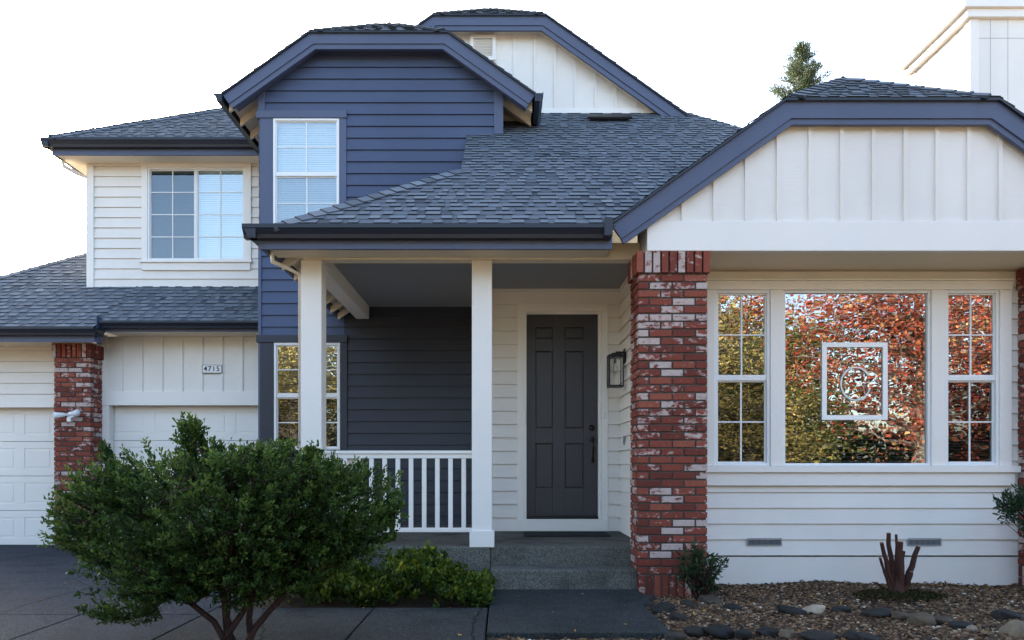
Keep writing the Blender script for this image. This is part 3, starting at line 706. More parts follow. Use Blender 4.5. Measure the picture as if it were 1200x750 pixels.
o = dhung(*uw, Yb, Z(205, 88), blindm, 1.15, label='tall white window set in the navy wall above the porch roof', gt=skyglass, gb=glass_mat('lower_sash_glass', .15, 1.0, (.72, .78, .80)))
o = dhung(*lw, Yb, Z(464, 88), blindd, .9, label='tall window in the navy wall behind the left porch post')
for (w4, zb) in ((uw, Z(272, 88)), (lw, Z(531, 88))):
    mb = MB()
    mb.box(X(305.5, 88), w4[0] - .001, Yb - .034, Yb + .02, zb, w4[3] + .001); mb.box(w4[1] + .001, w4[1] + .095, Yb - .034, Yb + .02, zb, w4[3] + .001)
    mb.box(X(301.5, 88), w4[1] + .10, Yb - .05, Yb + .02, w4[3] + .002, w4[3] + .10)
    if w4 is lw: mb.box(lw[0] - .01, lw[1] + .01, Yb - .05, Yb + .02, lw[2] - .045, lw[2] - .001)
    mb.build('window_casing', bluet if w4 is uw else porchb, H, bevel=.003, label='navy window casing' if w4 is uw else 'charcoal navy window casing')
# upper left slider window
f = MB(); x0, x1, z0, z1 = ww; t = .03; frame_boxes(f, x0, x1, z0, z1, t, Yu - .03, Yu + .06); xm = X(230, 75); f.box(xm - .02, xm + .02, Yu - .02, Yu + .03, z0 + t, z1 - t)
o = f.build('window', vinyl, H, bevel=.003, label='white sliding window of the upper left wall')
for (a, b, g_, yy) in ((x0 + t, xm - .02, glassd, Yu + .012), (xm + .02, x1 - t, skyglass, Yu)):
    s_ = MB(); frame_boxes(s_, a, b, z0 + t, z1 - t, .014, yy - .012, yy + .014)
    s_.box((a + b) / 2 - .008, (a + b) / 2 + .008, yy - .011, yy - .004, z0 + t + .014, z1 - t - .014)
    for k in (1, 2, 3): zz = z0 + t + (z1 - z0 - 2 * t) * k / 4; s_.box(a + .014, b - .014, yy - .0108, yy - .0042, zz - .007, zz + .007)
    s_.build('sash', vinyl, o); p = MB(); p.box(a + .004, b - .004, yy - .003, yy, z0 + t + .004, z1 - t - .004); p.build('pane', g_, o)
blind(o, x0 + t, x1 - t, z0 + t, z1 - t, Yu + .085, blindm, 1.15); room(o, x0, x1, z0, z1, Yu + .06)
mb = MB(); c = .095
mb.box(x0 - c, x0 - .001, Yu - .04, Yu + .02, z0 - .0, z1 + c); mb.box(x1 + .001, x1 + c, Yu - .04, Yu + .02, z0, z1 + c); mb.box(x0 - .0005, x1 + .0005, Yu - .039, Yu + .02, z1 + .001, z1 + c)
mb.box(x0 - c - .02, x1 + c + .02, Yu - .075, Yu + .02, z0 - .035, z0 - .001); mb.box(x0 - c + .01, x1 + c - .01, Yu - .045, Yu + .02, z0 - .15, z0 - .036)
mb.build('window_casing', trimw, H, bevel=.003)
# front bay window: picture pane between two double hung units
s = 116.8
wz0, wz1 = Z(546, s), Z(339.5, s)
dhung(X(838, s), X(903, s), wz0, wz1, Yw, Z(443, s), blindd, .55, glass, glassd, label='narrow grilled window left of the big picture window')
dhung(X(1109, s), X(1172, s), wz0, wz1, Yw, Z(443, s), blindd, .55, glass, glassd, label='narrow grilled window right of the big picture window')
f = MB(); px0, px1 = X(918, s), X(1092, s); frame_boxes(f, px0, px1, wz0, wz1, .028, Yw - .03, Yw + .05)
PW = f.build('window', vinyl, H, bevel=.003, label='large undivided picture window in the middle of the front wing')
p = MB(); p.box(px0 + .02, px1 - .02, Yw - .003, Yw, wz0 + .02, wz1 - .02); p.build('pane', glass_mat('picture_glass', .22, 1, (.8, .85, .85)), PW)
blind(PW, px0 + .03, px1 - .03, wz0 + .03, wz1 - .03, Yw + .16, blindm, .12, .045, .04); room(PW, px0, px1, wz0, wz1, Yw + .06, 1.2)
mb = MB(); yy0, yy1 = Yw - .05, Yw + .03
mb.box(X(829, 117), X(838, s) - .001, yy0, yy1, wz0, wz1 + .0005); mb.box(X(903, s) + .001, px0 - .001, yy0, yy1, wz0, wz1); mb.box(px1 + .001, X(1109, s) - .001, yy0, yy1, wz0, wz1); mb.box(X(1172, s) + .001, X(1186, s), yy0, yy1, wz0, wz1)
mb.box(X(826, 117), X(1187, s), yy0 - .004, yy1, wz1 + .001, Z(329, s)); mb.box(X(826, 117), X(1188, s), yy0 - .02, yy1, Z(329, s) + .001, Z(326.5, s))
mb.box(X(826, 117), X(1193, s), yy0 - .045, yy1, wz0 - .065, wz0 - .001); mb.box(X(828, 117), X(1189, s), yy0 - .012, yy1, Z(569, s), wz0 - .066)
mb.build('bay_window_casing', trimw, H, bevel=.004)
# crawl space vents
for a, b in ((877, 918), (1066, 1106)):
    v = MB(); x0, x1 = X(a, 117), X(b, 117); z0, z1 = Z(640, 117), Z(631, 117); frame_boxes(v, x0, x1, z0, z1, .010, Yw - .026, Yw + .0)
    n = int((x1 - x0) / .012)
    for k in range(1, n): u = x0 + (x1 - x0) * k / n; v.box(u - .002, u + .002, Yw - .024, Yw - .01, z0 + .01, z1 - .01)
    vo_ = v.build('crawl_space_vent', galv, H); v = MB(); v.box(x0 + .008, x1 - .008, Yw - .019, Yw - .017, z0 + .008, z1 - .008); v.build('vent_dark_backing', blackm, vo_)  # black sheet stands in for the shade between the slats

# --- front door
dx0, dx1, dz0, dz1 = X(617, 98), X(701, 98), Z(605, 98), Z(368, 98)
mb = MB(); ys = Yd - .03
mb.box(dw[0], dx0 - .045, ys, Yd + .03, .362, dw[3]); mb.box(dx1 + .035, dw[1], ys, Yd + .03, .362, dw[3]); mb.box(dx0 - .045, dx1 + .035, ys, Yd + .03, dz1 + .04, dw[3])
mb.box(dx0 - .044, dx0 - .001, Yd - .045, Yd + .10, dz0 - .03, dz1 + .039); mb.box(dx1 + .001, dx1 + .034, Yd - .005, Yd + .10, dz0 - .03, dz1 + .039); mb.box(dx0 - .0005, dx1 + .0005, Yd - .005, Yd + .10, dz1 + .001, dz1 + .038)
mb.box(dx0 - .06, dx1 + .09, Yd - .050, Yd - .031, dz1 + .02, dz1 + .075)
mb.box(dw[0] + .001, dw[1] - .001, Yd - .05, Yd + .1, .364, dz0 - .031)
mb.build('door_frame', trimw, H, bevel=.003)
yd = Yd + .045; mb = MB(); mb.box(dx0, dx1, yd + .042, yd + .07, dz0, dz1)
W = dx1 - dx0; cols = [(dx0 + W * .125, dx0 + W * .37), (dx0 + W * .54, dx0 + W * .80)]
rows = [(Z(396.5, 98), Z(383, 98)), (Z(501.5, 98), Z(411, 98)), (Z(572, 98), Z(519.5, 98))]
xs = [dx0, cols[0][0], cols[0][1], cols[1][0], cols[1][1], dx1]
zsv = [dz0, rows[2][0], rows[2][1], rows[1][0], rows[1][1], rows[0][0], rows[0][1], dz1]
for i in (0, 2, 4): mb.box(xs[i], xs[i + 1], yd, yd + .0425, dz0, dz1)
for i in (1, 3):
    for j in (0, 2, 4, 6): mb.box(xs[i], xs[i + 1], yd, yd + .0425, zsv[j], zsv[j + 1])
for c0, c1 in cols:
    for r0, r1 in rows:
        i = .016; mb.prism([(c0 + i, r0 + i), (c1 - i, r0 + i), (c1 - i, r1 - i), (c0 + i, r1 - i)], 'y', yd + .008, yd + .0422)
door = mb.build('front_door', doorm, H, bevel=.0035, label='dark charcoal six panel front door')
mb = MB(); mb.lathe([(.0, -.030), (.018, -.030), (.022, -.022), (.034, -.012), (.036, 0)], (X(694, 98), yd, Z(501, 98)), 'y'); mb.build('deadbolt', bronze, door, smooth=True)
mb = MB(); hx = X(695, 98); mb.lathe([(.0, -.014), (.022, -.014), (.030, 0)], (hx, yd, Z(515, 98)), 'y'); mb.tube([(hx, yd - .005, Z(516, 98)), (hx, yd - .05, Z(517, 98)), (hx + .004, yd - .062, Z(524, 98)), (hx + .002, yd - .058, Z(533, 98)), (hx, yd - .04, Z(538, 98)), (hx, yd, Z(540, 98))], [.012, .012, .010, .011, .012, .014], 10)
mb.lathe([(.0, -.012), (.018, -.012), (.024, 0)], (hx, yd, Z(540.5, 98)), 'y'); mb.tube([(hx, yd - .02, Z(513, 98)), (hx, yd - .055, Z(512, 98))], [.007, .011], 8); mb.build('door_handle', bronze, door, smooth=True)
mb = MB(); mb.box(dx0, dx1, Yd - .02, Yd + .08, dz0 - .03, dz0 - .002); mb.build('threshold', blackm, H, bevel=.004)
mb = MB(); mb.box(X(613, 98), X(615.5, 98), Yd - .062, Yd - .045, Z(497, 98), Z(484, 98)); mb.build('screen_latch', vinyl, H, bevel=.003)

# --- garage doors
def gdoor(x0, x1, z0, z1, Y):
    m_ = MB(); n = 4; h = (z1 - z0) / n; pn = max(2, round((x1 - x0) / .61)); w_ = (x1 - x0) / pn
    for r in range(n):
        a, b = z0 + r * h + .002, z0 + (r + 1) * h - .004
        m_.box(x0, x1, Y + .007, Y + .045, a, b)
        iz0, iz1 = a + .10, b - .10
        m_.box(x0, x1, Y, Y + .0075, a, iz0); m_.box(x0, x1, Y, Y + .0075, iz1, b)
        for c_ in range(pn + 1):
            u = x0 + c_ * w_; m_.box(max(x0, u - .07), min(x1, u + .07), Y, Y + .0074, iz0, iz1)
        for c_ in range(pn): m_.box(x0 + c_ * w_ + .105, x0 + (c_ + 1) * w_ - .105, Y + .002, Y + .0075, iz0 + .035, iz1 - .035)
    m_.build('garage_door', trimw, H, bevel=.004)
gy = D(77.5)
gdoor(X(129, 77.5), X(129, 77.5) + 2.44, -.055, Z(475.5, 77.5), gy); gdoor(-8.95, X(64, 77.5) + .03, -.055, Z(477, 77.5), gy)
mb = MB(); mb.box(X(125, 78.5), X(129.5, 78.5), Yq - .05, Yq - .022, Z(540, 78.5), Z(526, 78.5)); mb.build('door_keypad', galv, H, bevel=.004)

# ================================================================== THINGS ON THE HOUSE
# wall lantern on the porch side wall
LX, LY = X(722, 103), D(103)
lan = empty('wall_lantern', (LX, LY, Z(453, 103)), 'black box wall lantern with a clear bulb beside the front door', 'lantern')
mb = MB(); lx0, lx1, ly0, ly1, lz0, lz1 = X(713.5, 104), X(731, 104), LY - .085, LY + .085, Z(453, 104), Z(415, 104)
mb.box(lx0, lx1, ly0, ly1, lz0, lz0 + .018); mb.box(lx0, lx1, ly0, ly1, lz1 - .03, lz1)
for a in (lx0, lx1 - .014):
    for b in (ly0, ly1 - .014): mb.box(a, a + .014, b, b + .014, lz0 + .018, lz1 - .03)
mb.box(lx0 + .04, lx1 - .02, LY - .05, LY + .05, lz1, lz1 + .022)
mb.build('lantern_frame', blackm, lan, bevel=.002)
mb = MB(); i = .005
mb.box(lx0 + .014, lx1 - .014, ly0 + i, ly0 + i + .003, lz0 + .018, lz1 - .03); mb.box(lx0 + .014, lx1 - .014, ly1 - i - .003, ly1 - i, lz0 + .018, lz1 - .03); mb.box(lx0 + i, lx0 + i + .003, ly0 + .014, ly1 - .014, lz0 + .018, lz1 - .03)
mb.build('lantern_glass', lampglass, lan)
mb = MB(); mb.box(1.388, 1.403, LY - .06, LY + .06, lz1 - .09, lz1 + .07); mb.box(lx1 - .08, 1.389, LY - .018, LY + .018, lz1 + .018, lz1 + .042); mb.build('wall_bracket', blackm, lan, bevel=.002)
mb = MB(); cxm = (lx0 + lx1) / 2; mb.lathe([(.0, 0), (.016, 0), (.016, -.06), (.0, -.062)], (cxm, LY, lz1 - .03)); mb.build('bulb_socket', blackm, lan)
bulbm = M('clear_bulb_glass', .15, .5).base((.75, .74, .70)); bulbm.b.inputs['Transmission Weight'].default_value = .55
mb = MB(); mb.lathe([(.010, -.06), (.016, -.08), (.026, -.11), (.028, -.14), (.022, -.165), (.010, -.178), (.001, -.18)], (cxm, LY, lz1 - .03)); mb.build('light_bulb', bulbm.m, lan, smooth=True)
# door bell plate, bell button, outlet
mb = MB(); mb.box(1.395, 1.402, D(102.5) - .045, D(102.5) + .045, Z(521, 103), Z(510, 103)); mb.box(1.388, 1.395, D(102.5) - .02, D(102.5) + .02, Z(519, 103), Z(512, 103))
setp(mb.build('switch_plate', galv), 'small white switch plate on the siding between the lantern and the brick pillar', 'switch plate')
mb = MB(); mb.box(X(704.5, 98), X(708, 98), Yd - .045, Yd - .032, Z(491, 98), Z(484, 98)); setp(mb.build('door_bell', vinyl, bevel=.004), 'tiny white bell button on the right door casing', 'door bell')
mb = MB(); mb.box(X(455, 88), X(465, 88), Yb - .07, Yb - .012, Z(584, 88), Z(573, 88)); mb.box(X(453.5, 88), X(466.5, 88), Yb - .030, Yb - .011, Z(585.5, 88), Z(571.5, 88)); setp(mb.build('outlet_box', galv, bevel=.005), 'grey weatherproof outlet box on the navy wall behind the railing', 'outlet')
# house number
num = empty('house_number', (X(247, 79), Yq - .03, Z(432, 79)), 'small white house number plaque reading 4715 on the battens over the garage', 'number plaque')
mb = MB(); mb.box(X(236, 79), X(258.5, 79), Yq - .032, Yq - .0185, Z(436.5, 79), Z(427.5, 79)); mb.build('plaque', vinyl, num, bevel=.003)
mb = MB(); frame_boxes(mb, X(235.6, 79), X(258.9, 79), Z(436.9, 79), Z(427.1, 79), .005, Yq - .034, Yq - .0186); mb.build('plaque_frame', blackm, num)
cu = bpy.data.curves.new('digits', 'FONT'); cu.size = .104; cu.extrude = .002; cu.align_x = 'CENTER'; cu.align_y = 'CENTER'; cu.space_character = 1.25; cu.offset = .0006
for k, ch_ in enumerate('4715'):
    cu.body = ch_; tmp = bpy.data.objects.new('tmp', cu); COL.objects.link(tmp); bpy.context.view_layer.update()
    me = bpy.data.meshes.new_from_object(tmp.evaluated_get(bpy.context.evaluated_depsgraph_get())); bpy.data.objects.remove(tmp)
    me.materials.clear(); me.materials.append(blackm); dg = bpy.data.objects.new('digit', me); COL.objects.link(dg); dg.parent = num
    dg.rotation_euler = (math.radians(90), 0, 0); dg.location = ((k - 1.5) * .062, -.005, 0)
# security flood light on the left brick pillar
FX, FY = X(75, 82), D(81)
fl = empty('flood_light', (FX, FY, Z(487, 82)), 'white twin head security light on the left brick pillar', 'security light')
mb = MB(); mb.lathe([(.0, -.035), (.05, -.035), (.058, 0)], (X(78, 82), FY, Z(486, 82)), 'y'); mb.build('mounting_plate', vinyl, fl, smooth=False)
for dxn, rx in ((-.085, -.5), (.085, .5)):
    mb = MB(); p0 = Vector((X(78, 82), FY - .03, Z(485, 82))); d = Vector((dxn * 1.1, -.075, -.015 + .02 * (rx > 0)))
    mb.tube([p0, p0 + d * .5, p0 + d * .75, p0 + d * 1.25, p0 + d * 1.75], [.014, .018, .030, .042, .050], 14); mb.build('lamp_head', vinyl, fl, smooth=True)
mb = MB(); mb.box(X(76, 82), X(81, 82), FY - .09, FY - .03, Z(494, 82), Z(488.5, 82)); mb.build('motion_sensor', vinyl, fl, bevel=.008)
# framed ring sign fixed over the middle of the picture window
fs = empty('picture_frame', (X(1001, 115), Yw + .09, Z(446, 115)), 'white square frame around a pale ring hanging inside the picture window', 'picture frame')
fmv = paint('white_frame_paint', (.9, .89, .87), .5, .02, False)
mb = MB(); frame_boxes(mb, X(964, 116.5), X(1041, 116.5), Z(492, 116.5), Z(401, 116.5), .048, Yw - .022, Yw - .006); fr_ = mb.build('frame', fmv, fs, bevel=.003)
mb = MB(); rr, cxx, czz = .165, X(1002, 116), Z(450, 116)
mb.tube([(cxx + rr * math.cos(t) * .9, Yw - .012, czz + rr * math.sin(t)) for t in np.linspace(0.5, 2 * math.pi - .3, 40)],   .008, 8)
mb.build('ring', fmv, fs, smooth=True)
# door mat
mb = MB(); mb.box(X(614, 104), X(713, 104), 7.98, 8.45, .361, .375); setp(mb.build('door_mat', rubber, bevel=.005), 'black rubber mat lying on the porch in front of the door', 'door mat')

# ================================================================== FOLIAGE TOOLS
def leaves(name, P, Dr, size, wid, tones, mat, parent=None, fold=.25):
    """one small folded leaf per point: base P, direction Dr"""
    n = len(P); Dr = Dr / (np.linalg.norm(Dr, axis=1, keepdims=True) + 1e-9)
    r = rng.normal(size=(n, 3)); S = np.cross(Dr, r); S /= (np.linalg.norm(S, axis=1, keepdims=True) + 1e-9); N = np.cross(S, Dr)
    L = size[:, None]; Wd = (size * wid)[:, None]
    v = np.stack([P, P + Dr * L * .33 + S * Wd * .46 + N * Wd * fold, P + Dr * L * .72 + S * Wd * .38 + N * Wd * fold, P + Dr * L, P + Dr * L * .72 - S * Wd * .38 + N * Wd * fold, P + Dr * L * .33 - S * Wd * .46 + N * Wd * fold], 1).reshape(-1, 3)
    k = np.arange(n)[:, None] * 6
    F = np.concatenate([k + np.array([[0, 1, 2, 3]]), k + np.array([[0, 3, 4, 5]])], 1).reshape(-1, 4)
    return raw_mesh(name, v, F, np.repeat(tones, 2), mat, parent)
def twig_leaves(tips, dirs, per, tl, ls, base_tone=None, jit=.012, up=.35):
    """leaves set round twig ends"""
    n = len(tips); T = np.repeat(tips, per, 0); Dd = np.repeat(dirs, per, 0); t = rng.random((n * per, 1))
    P = T - Dd * tl * t + rng.normal(size=(n * per, 3)) * jit
    Dr = Dd * .7 + rng.normal(size=(n * per, 3)) * .55 + np.array([0, 0, up])
    bt = rng.random(n) if base_tone is None else base_tone
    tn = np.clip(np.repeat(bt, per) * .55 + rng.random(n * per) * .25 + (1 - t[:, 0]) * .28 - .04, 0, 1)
    return P, Dr, ls * rng.uniform(.65, 1.25, n * per), tn
def bez(a, b, sag, n=7, wob=.02):
    a, b = np.array(a, float), np.array(b, float); m_ = (a + b) / 2 + np.array(sag); o = []
    for t in np.linspace(0, 1, n): o.append(tuple((1 - t) ** 2 * a + 2 * t * (1 - t) * m_ + t * t * b + (rng.normal(size=3) * wob if 0 < t < 1 else 0)))
    return o

# ---- big manzanita shrub in front
shr = empty('large_shrub', (-1.60, 4.40, 0), 'large dark green manzanita shrub with red stems in front of the garage and porch', 'shrub')
S0 = 190.0
lobes = [(265, 590, 150, 74, .75), (130, 600, 66, 52, .50), (408, 592, 62, 54, .50), (226, 512, 12, 22, .10), (330, 548, 60, 34, .45), (180, 560, 70, 40, .5), (170, 660, 62, 42, .45),
         (150, 712, 38, 20, .28), (255, 660, 90, 44, .55), (345, 650, 60, 36, .5), (430, 620, 44, 34, .38), (255, 552, 50, 28, .3), (120, 568, 34, 30, .25), (395, 556, 40, 26, .3), (88, 612, 26, 20, .2), (462, 600, 16, 20, .15), (100, 640, 35, 26, .25), (290, 545, 50, 30, .35), (385, 545, 20, 16, .15), (222, 494, 13, 7, .06), (236, 500, 10, 6, .05), (243, 520, 16, 10, .1), (128, 530, 6, 16, .05), (320, 525, 30, 10, .2), (372, 528, 8, 10, .06), (150, 560, 20, 18, .1), (205, 540, 10, 14, .1), (330, 610, 90, 60, .6), (210, 650, 80, 44, .6), (300, 655, 70, 36, .6), (270, 620, 120, 60, .5), (215, 690, 40, 18, .3), (385, 640, 45, 28, .4), (262, 684, 80, 24, .5), (340, 672, 55, 22, .45), (275, 610, 130, 70, .65)]
tips = []; dirs = []; tone_b = []
cen = np.array([-1.62, 4.45, .75])
for (px, py, rx, rz_, ry) in lobes:
    c = np.array([X(px, S0), 4.48 + rng.normal() * .06, Z(py, S0)]); rad = np.array([rx / S0, ry, rz_ / S0])
    vol = rad[0] * rad[2] + rad[1] * rad[2]
    n = int(14 + 720 * vol)
    for _ in range(n):
        d = rng.normal(size=3); d /= np.linalg.norm(d); rr = .55 + .5 * rng.random() ** .6
        # lumpy surface
        rr *= 1 + .12 * math.sin(7 * d[0] + 5 * d[2] + px) + .10 * math.sin(11 * d[1] + 9 * d[2])
        p = c + d * rad * rr; tips.append(p)
        o_ = (p - cen) * np.array([.8, .8, .5]); o_ /= np.linalg.norm(o_) + 1e-9
        dirs.append(d * .5 + o_ * .5 + np.array([0, 0, .45])); tone_b.append(rng.random() * .75 + .25 * max(0, d[2]))  # upper clumps lighter: sky light put into the leaf tone
tips = np.array(tips); dirs = np.array(dirs); dirs /= np.linalg.norm(dirs, axis=1, keepdims=True); tone_b = np.array(tone_b)
keep = (tips[:, 2] > .12); tips, dirs, tone_b = tips[keep], dirs[keep], tone_b[keep]
P, Dr, Ls, tn = twig_leaves(tips, dirs, 28, .12, .027, tone_b, .010, .35)
leaves('foliage', P, Dr, Ls, .5, tn, leafm, shr)
mb = MB(); base = np.array([-1.60, 4.42, -.02])
mains = []
for i, (px, py, dy) in enumerate(((150, 640, -.1), (200, 600, .25), (245, 560, -.1), (290, 585, .3), (345, 600, -.15), (400, 615, .1), (300, 620, -.35))):
    e = np.array([X(px, S0), 4.45 + dy, Z(py, S0)]); b0 = base + np.array([rng.uniform(-.10, .12), rng.uniform(-.07, .07), 0])
    pts = bez(b0, e, (-.18 * (e[0] - base[0]), 0, -.05), 9, .012); mains.append(pts)
    mb.tube(pts, [.024 * (1 - .075 * k) for k in range(9)], 8)
nodes = np.array([p for m_ in mains for p in m_[4:]])
sec = tips[rng.choice(len(tips), 130, replace=False)]; sec = cen + (sec - cen) * rng.uniform(.5, .85, (130, 1)); secn = []
for e in sec:
    a = nodes[np.argmin(np.linalg.norm(nodes - e, axis=1))]; pts = bez(a, e, (0, 0, -.03), 5, .01); mb.tube(pts, [.010, .009, .008, .006, .004], 5, cap=False); secn.append(e)
secn = np.concatenate([np.array(secn), nodes])
for e in tips[::3]:
    a = secn[np.argmin(np.linalg.norm(secn - e, axis=1))]
    if np.linalg.norm(a - e) > .22: continue
    mb.tube([a, tuple((np.array(a) + e) / 2 + rng.normal(size=3) * .012), e], [.0045, .0035, .002], 4, cap=False)
mb.build('stems', barkm, shr, smooth=True)

# ---- ground cover along the porch
cp = []; cd = []; ct = []
for _ in range(1050):
    x = rng.uniform(-2.05, -.10); y = rng.uniform(5.92, 6.9)
    hmax = .13 + .17 * abs(math.sin(x * 3.3 + .6) * math.cos(y * 4 + x)) + (.12 if -1.0 < x < -.5 else 0) + (.05 if x < -1.2 else 0) - .10 * max(0, x + .35)
    z = hmax * rng.random() ** .5
    z += .10 * (rng.random() < .07)
    cp.append((x, y, z)); cd.append((rng.normal() * .5, rng.normal() * .5 - .25, .8)); ct.append(min(1, max(0, rng.normal(.42, .22))))
cp = np.array(cp); cd = np.array(cd); cd /= np.linalg.norm(cd, axis=1, keepdims=True)
P, Dr, Ls, tn = twig_leaves(cp, cd, 15, .07, .042, np.array(ct), .016, .3)
o = leaves('ground_cover', P, Dr, Ls, .6, tn, coverm); setp(o, 'low yellow green leafy ground cover along the porch slab', 'ground cover', kind='stuff')

# ---- small bush at the brick pillar, plant at the right edge
def small_bush(name, c, rad, n, label, cat, stems, seed_tone=.5, ls=.05, per=12, sparse=False):
    o = empty(name, (c[0], c[1], float(bed_z(c[0], c[1]))), label, cat)
    t = []; d_ = []
    for _ in range(n):
        d = rng.normal(size=3); d /= np.linalg.norm(d); r_ = .45 + .6 * rng.random(); p = np.array(c) + d * np.array(rad) * r_
        if p[2] < .03: p[2] = .03 + rng.random() * .05
        t.append(p); d_.append(d * .7 + np.array([0, 0, .4]))
    t = np.array(t); d_ = np.array(d_); d_ /= np.linalg.norm(d_, axis=1, keepdims=True)
    P, Dr, Ls, tn = twig_leaves(t, d_, per, .09, ls, rng.random(n), .008, -.05)
    leaves('foliage', P, Dr, Ls, .30, tn, bushm, o); m_ = MB(); b0 = np.array([c[0] + stems, c[1], -.04])
    for p in t[::2]: m_.tube(bez(b0 + np.array([rng.uniform(-.05, .05), rng.uniform(-.05, .05), 0]), p, (0, 0, .05), 5, .008), [.008, .007, .006, .004, .002], 5, cap=False)
    m_.build('stems', barkm, o, smooth=True)
small_bush('small_bush', (1.76, 6.42, .24), (.25, .20, .24), 90, 'small dark leafed bush with reddish twigs at the foot of the brick pillar', 'bush', 0)
small_bush('leafy_bush', (4.76, 6.52, .77), (.33, .28, .24), 130, 'loose green bush reaching in at the right edge before the brick', 'bush', .55, ls=.055)

# ---- cut back stump with bare stems
st = empty('pruned_stump', (X(1052, 131), D(131), 0), 'cut back reddish stump with bare upright stems in the gravel bed', 'stump')
sx, sy = X(1052, 131), D(131); m_ = MB(); c_ = MB()
zt_ = float(bed_z(sx, sy))
m_.tube([(sx, sy, zt_ - .05), (sx, sy, zt_ + .06), (sx + .005, sy, zt_ + .13), (sx + .005, sy, zt_ + .20)], [.10, .075, .050, .02], 16)
for (bx, by, tx, ty, tz, r0, r1) in ((-.045, 0, -.155, -.02, .49, .020, .016), (-.02, .02, -.065, .03, .57, .021, .018), (.015, -.02, .005, -.04, .50, .026, .021), (.05, 0, .185, .0, .45, .026, .019), (.04, .04, .10, .08, .40, .017, .013), (-.07, -.02, -.19, -.06, .36, .014, .011), (-.06, .03, -.21, .02, .13, .010, .007), (.045, -.05, .075, -.09, .24, .016, .012), (.02, .05, .04, .1, .55, .014, .011)):
    a = np.array([sx + bx, sy + by, zt_ + .05]); b = np.array([sx + tx, sy + ty, zt_ + tz]); pts = bez(a, b, (0, 0, .0), 6, .006); m_.tube(pts, list(np.linspace(r0 * 1.25, r1, 6)), 10, cap=False)
    dd = (np.array(pts[-1]) - np.array(pts[-2])); dd /= np.linalg.norm(dd); c_ = MB(); c_.tube([pts[-1], tuple(np.array(pts[-1]) + dd * .004)], [r1, r1 * .9], 10); c_.build('cut_end', cutm, st)
m_.build('stems', stumpm, st, smooth=True)
n = 900; a = rng.uniform(0, 2 * math.pi, n); r_ = .10 + .22 * rng.random(n) ** .8
V_ = np.stack([sx + r_ * np.cos(a) * 1.25, sy + r_ * np.sin(a) * .7 - .03, zt_ + .012 + .055 * (1 - r_ / .34)], 1)
setp(leaves('moss_patch', V_, rng.normal(size=(n, 3)) * .5 + np.array([0, 0, 1.0]), np.full(n, .030), .6, rng.random(n), mossm), 'dark moss and litter ringing the cut stump', 'moss', kind='stuff')

# ---- pebbles
def ico():
    t = (1 + 5 ** .5) / 2; v = np.array([(-1, t, 0), (1, t, 0), (-1, -t, 0), (1, -t, 0), (0, -1, t), (0, 1, t), (0, -1, -t), (0, 1, -t), (t, 0, -1), (t, 0, 1), (-t, 0, -1), (-t, 0, 1)], float); v /= np.linalg.norm(v[0])
    f = np.array([(0, 11, 5), (0, 5, 1), (0, 1, 7), (0, 7, 10), (0, 10, 11), (1, 5, 9), (5, 11, 4), (11, 10, 2), (10, 7, 6), (7, 1, 8), (3, 9, 4), (3, 4, 2), (3, 2, 6), (3, 6, 8), (3, 8, 9), (4, 9, 5), (2, 4, 11), (6, 2, 10), (8, 6, 7), (9, 8, 1)]); return v, f
IV, IF = ico()
def pebbles(name, n, region, rmin, rmax, label, cat, zoff=0):
    xy = region(n); n = len(xy); r = rmin + (rmax - rmin) * rng.random(n) ** 2.2
    sc3 = np.stack([r * rng.uniform(.8, 1.5, n), r * rng.uniform(.7, 1.2, n), r * rng.uniform(.45, .8, n)], 1)
    an = rng.uniform(0, 6.28, n); c, s_ = np.cos(an), np.sin(an)
    V = IV[None] * sc3[:, None, :] * (1 + rng.normal(size=(n, 12, 1)) * .10)
    V = np.stack([V[..., 0] * c[:, None] - V[..., 1] * s_[:, None], V[..., 0] * s_[:, None] + V[..., 1] * c[:, None], V[..., 2]], 2)
    V[..., 0] += xy[:, 0:1]; V[..., 1] += xy[:, 1:2]; V[..., 2] += (bed_z(xy[:, 0], xy[:, 1]) + r * .25 + zoff)[:, None]
    F = (IF[None] + (np.arange(n) * 12)[:, None, None]).reshape(-1, 3)
    tn = np.clip(rng.beta(1.6, 2.2, n), 0, 1); tn[rng.random(n) < .025] = 1
    o = raw_mesh(name, V.reshape(-1, 3), F, np.repeat(tn, 20), pebm, smooth=True); return setp(o, label, cat, kind='stuff')
def reg(n):
    x = rng.uniform(.0, 6.6, n); y = 4.3 + (7.30 - 4.3) * rng.random(n)
    ok = ~((x < 1.19) & (y > 4.93)) & ~((x < 1.30) & (y > 6.05)) & ~((x > 1.24) & (x < 1.90) & (y > 6.62))
    return np.stack([x, y], 1)[ok]
pebbles('gravel', 36000, reg, .006, .019, 'mixed brown and tan gravel of the planting bed under the front window', 'gravel')
# dark bark mulch bits and litter
n = 5200; xy = reg(n); n = len(xy)
P = np.stack([xy[:, 0], xy[:, 1], bed_z(xy[:, 0], xy[:, 1]) + .016], 1); Dr = rng.normal(size=(n, 3)) * np.array([1, 1, .25])
litm = tone_mat('leaf_litter', [(0, (.025, .014, .010)), (.6, (.085, .045, .025)), (.9, (.22, .11, .04)), (1, (.45, .26, .07))], .8, .2)
o = leaves('leaf_litter', P, Dr, rng.uniform(.02, .05, n), .4, rng.random(n), litm); setp(o, 'brown leaf litter and bark bits strewn over the gravel bed', 'leaf litter', kind='stuff')
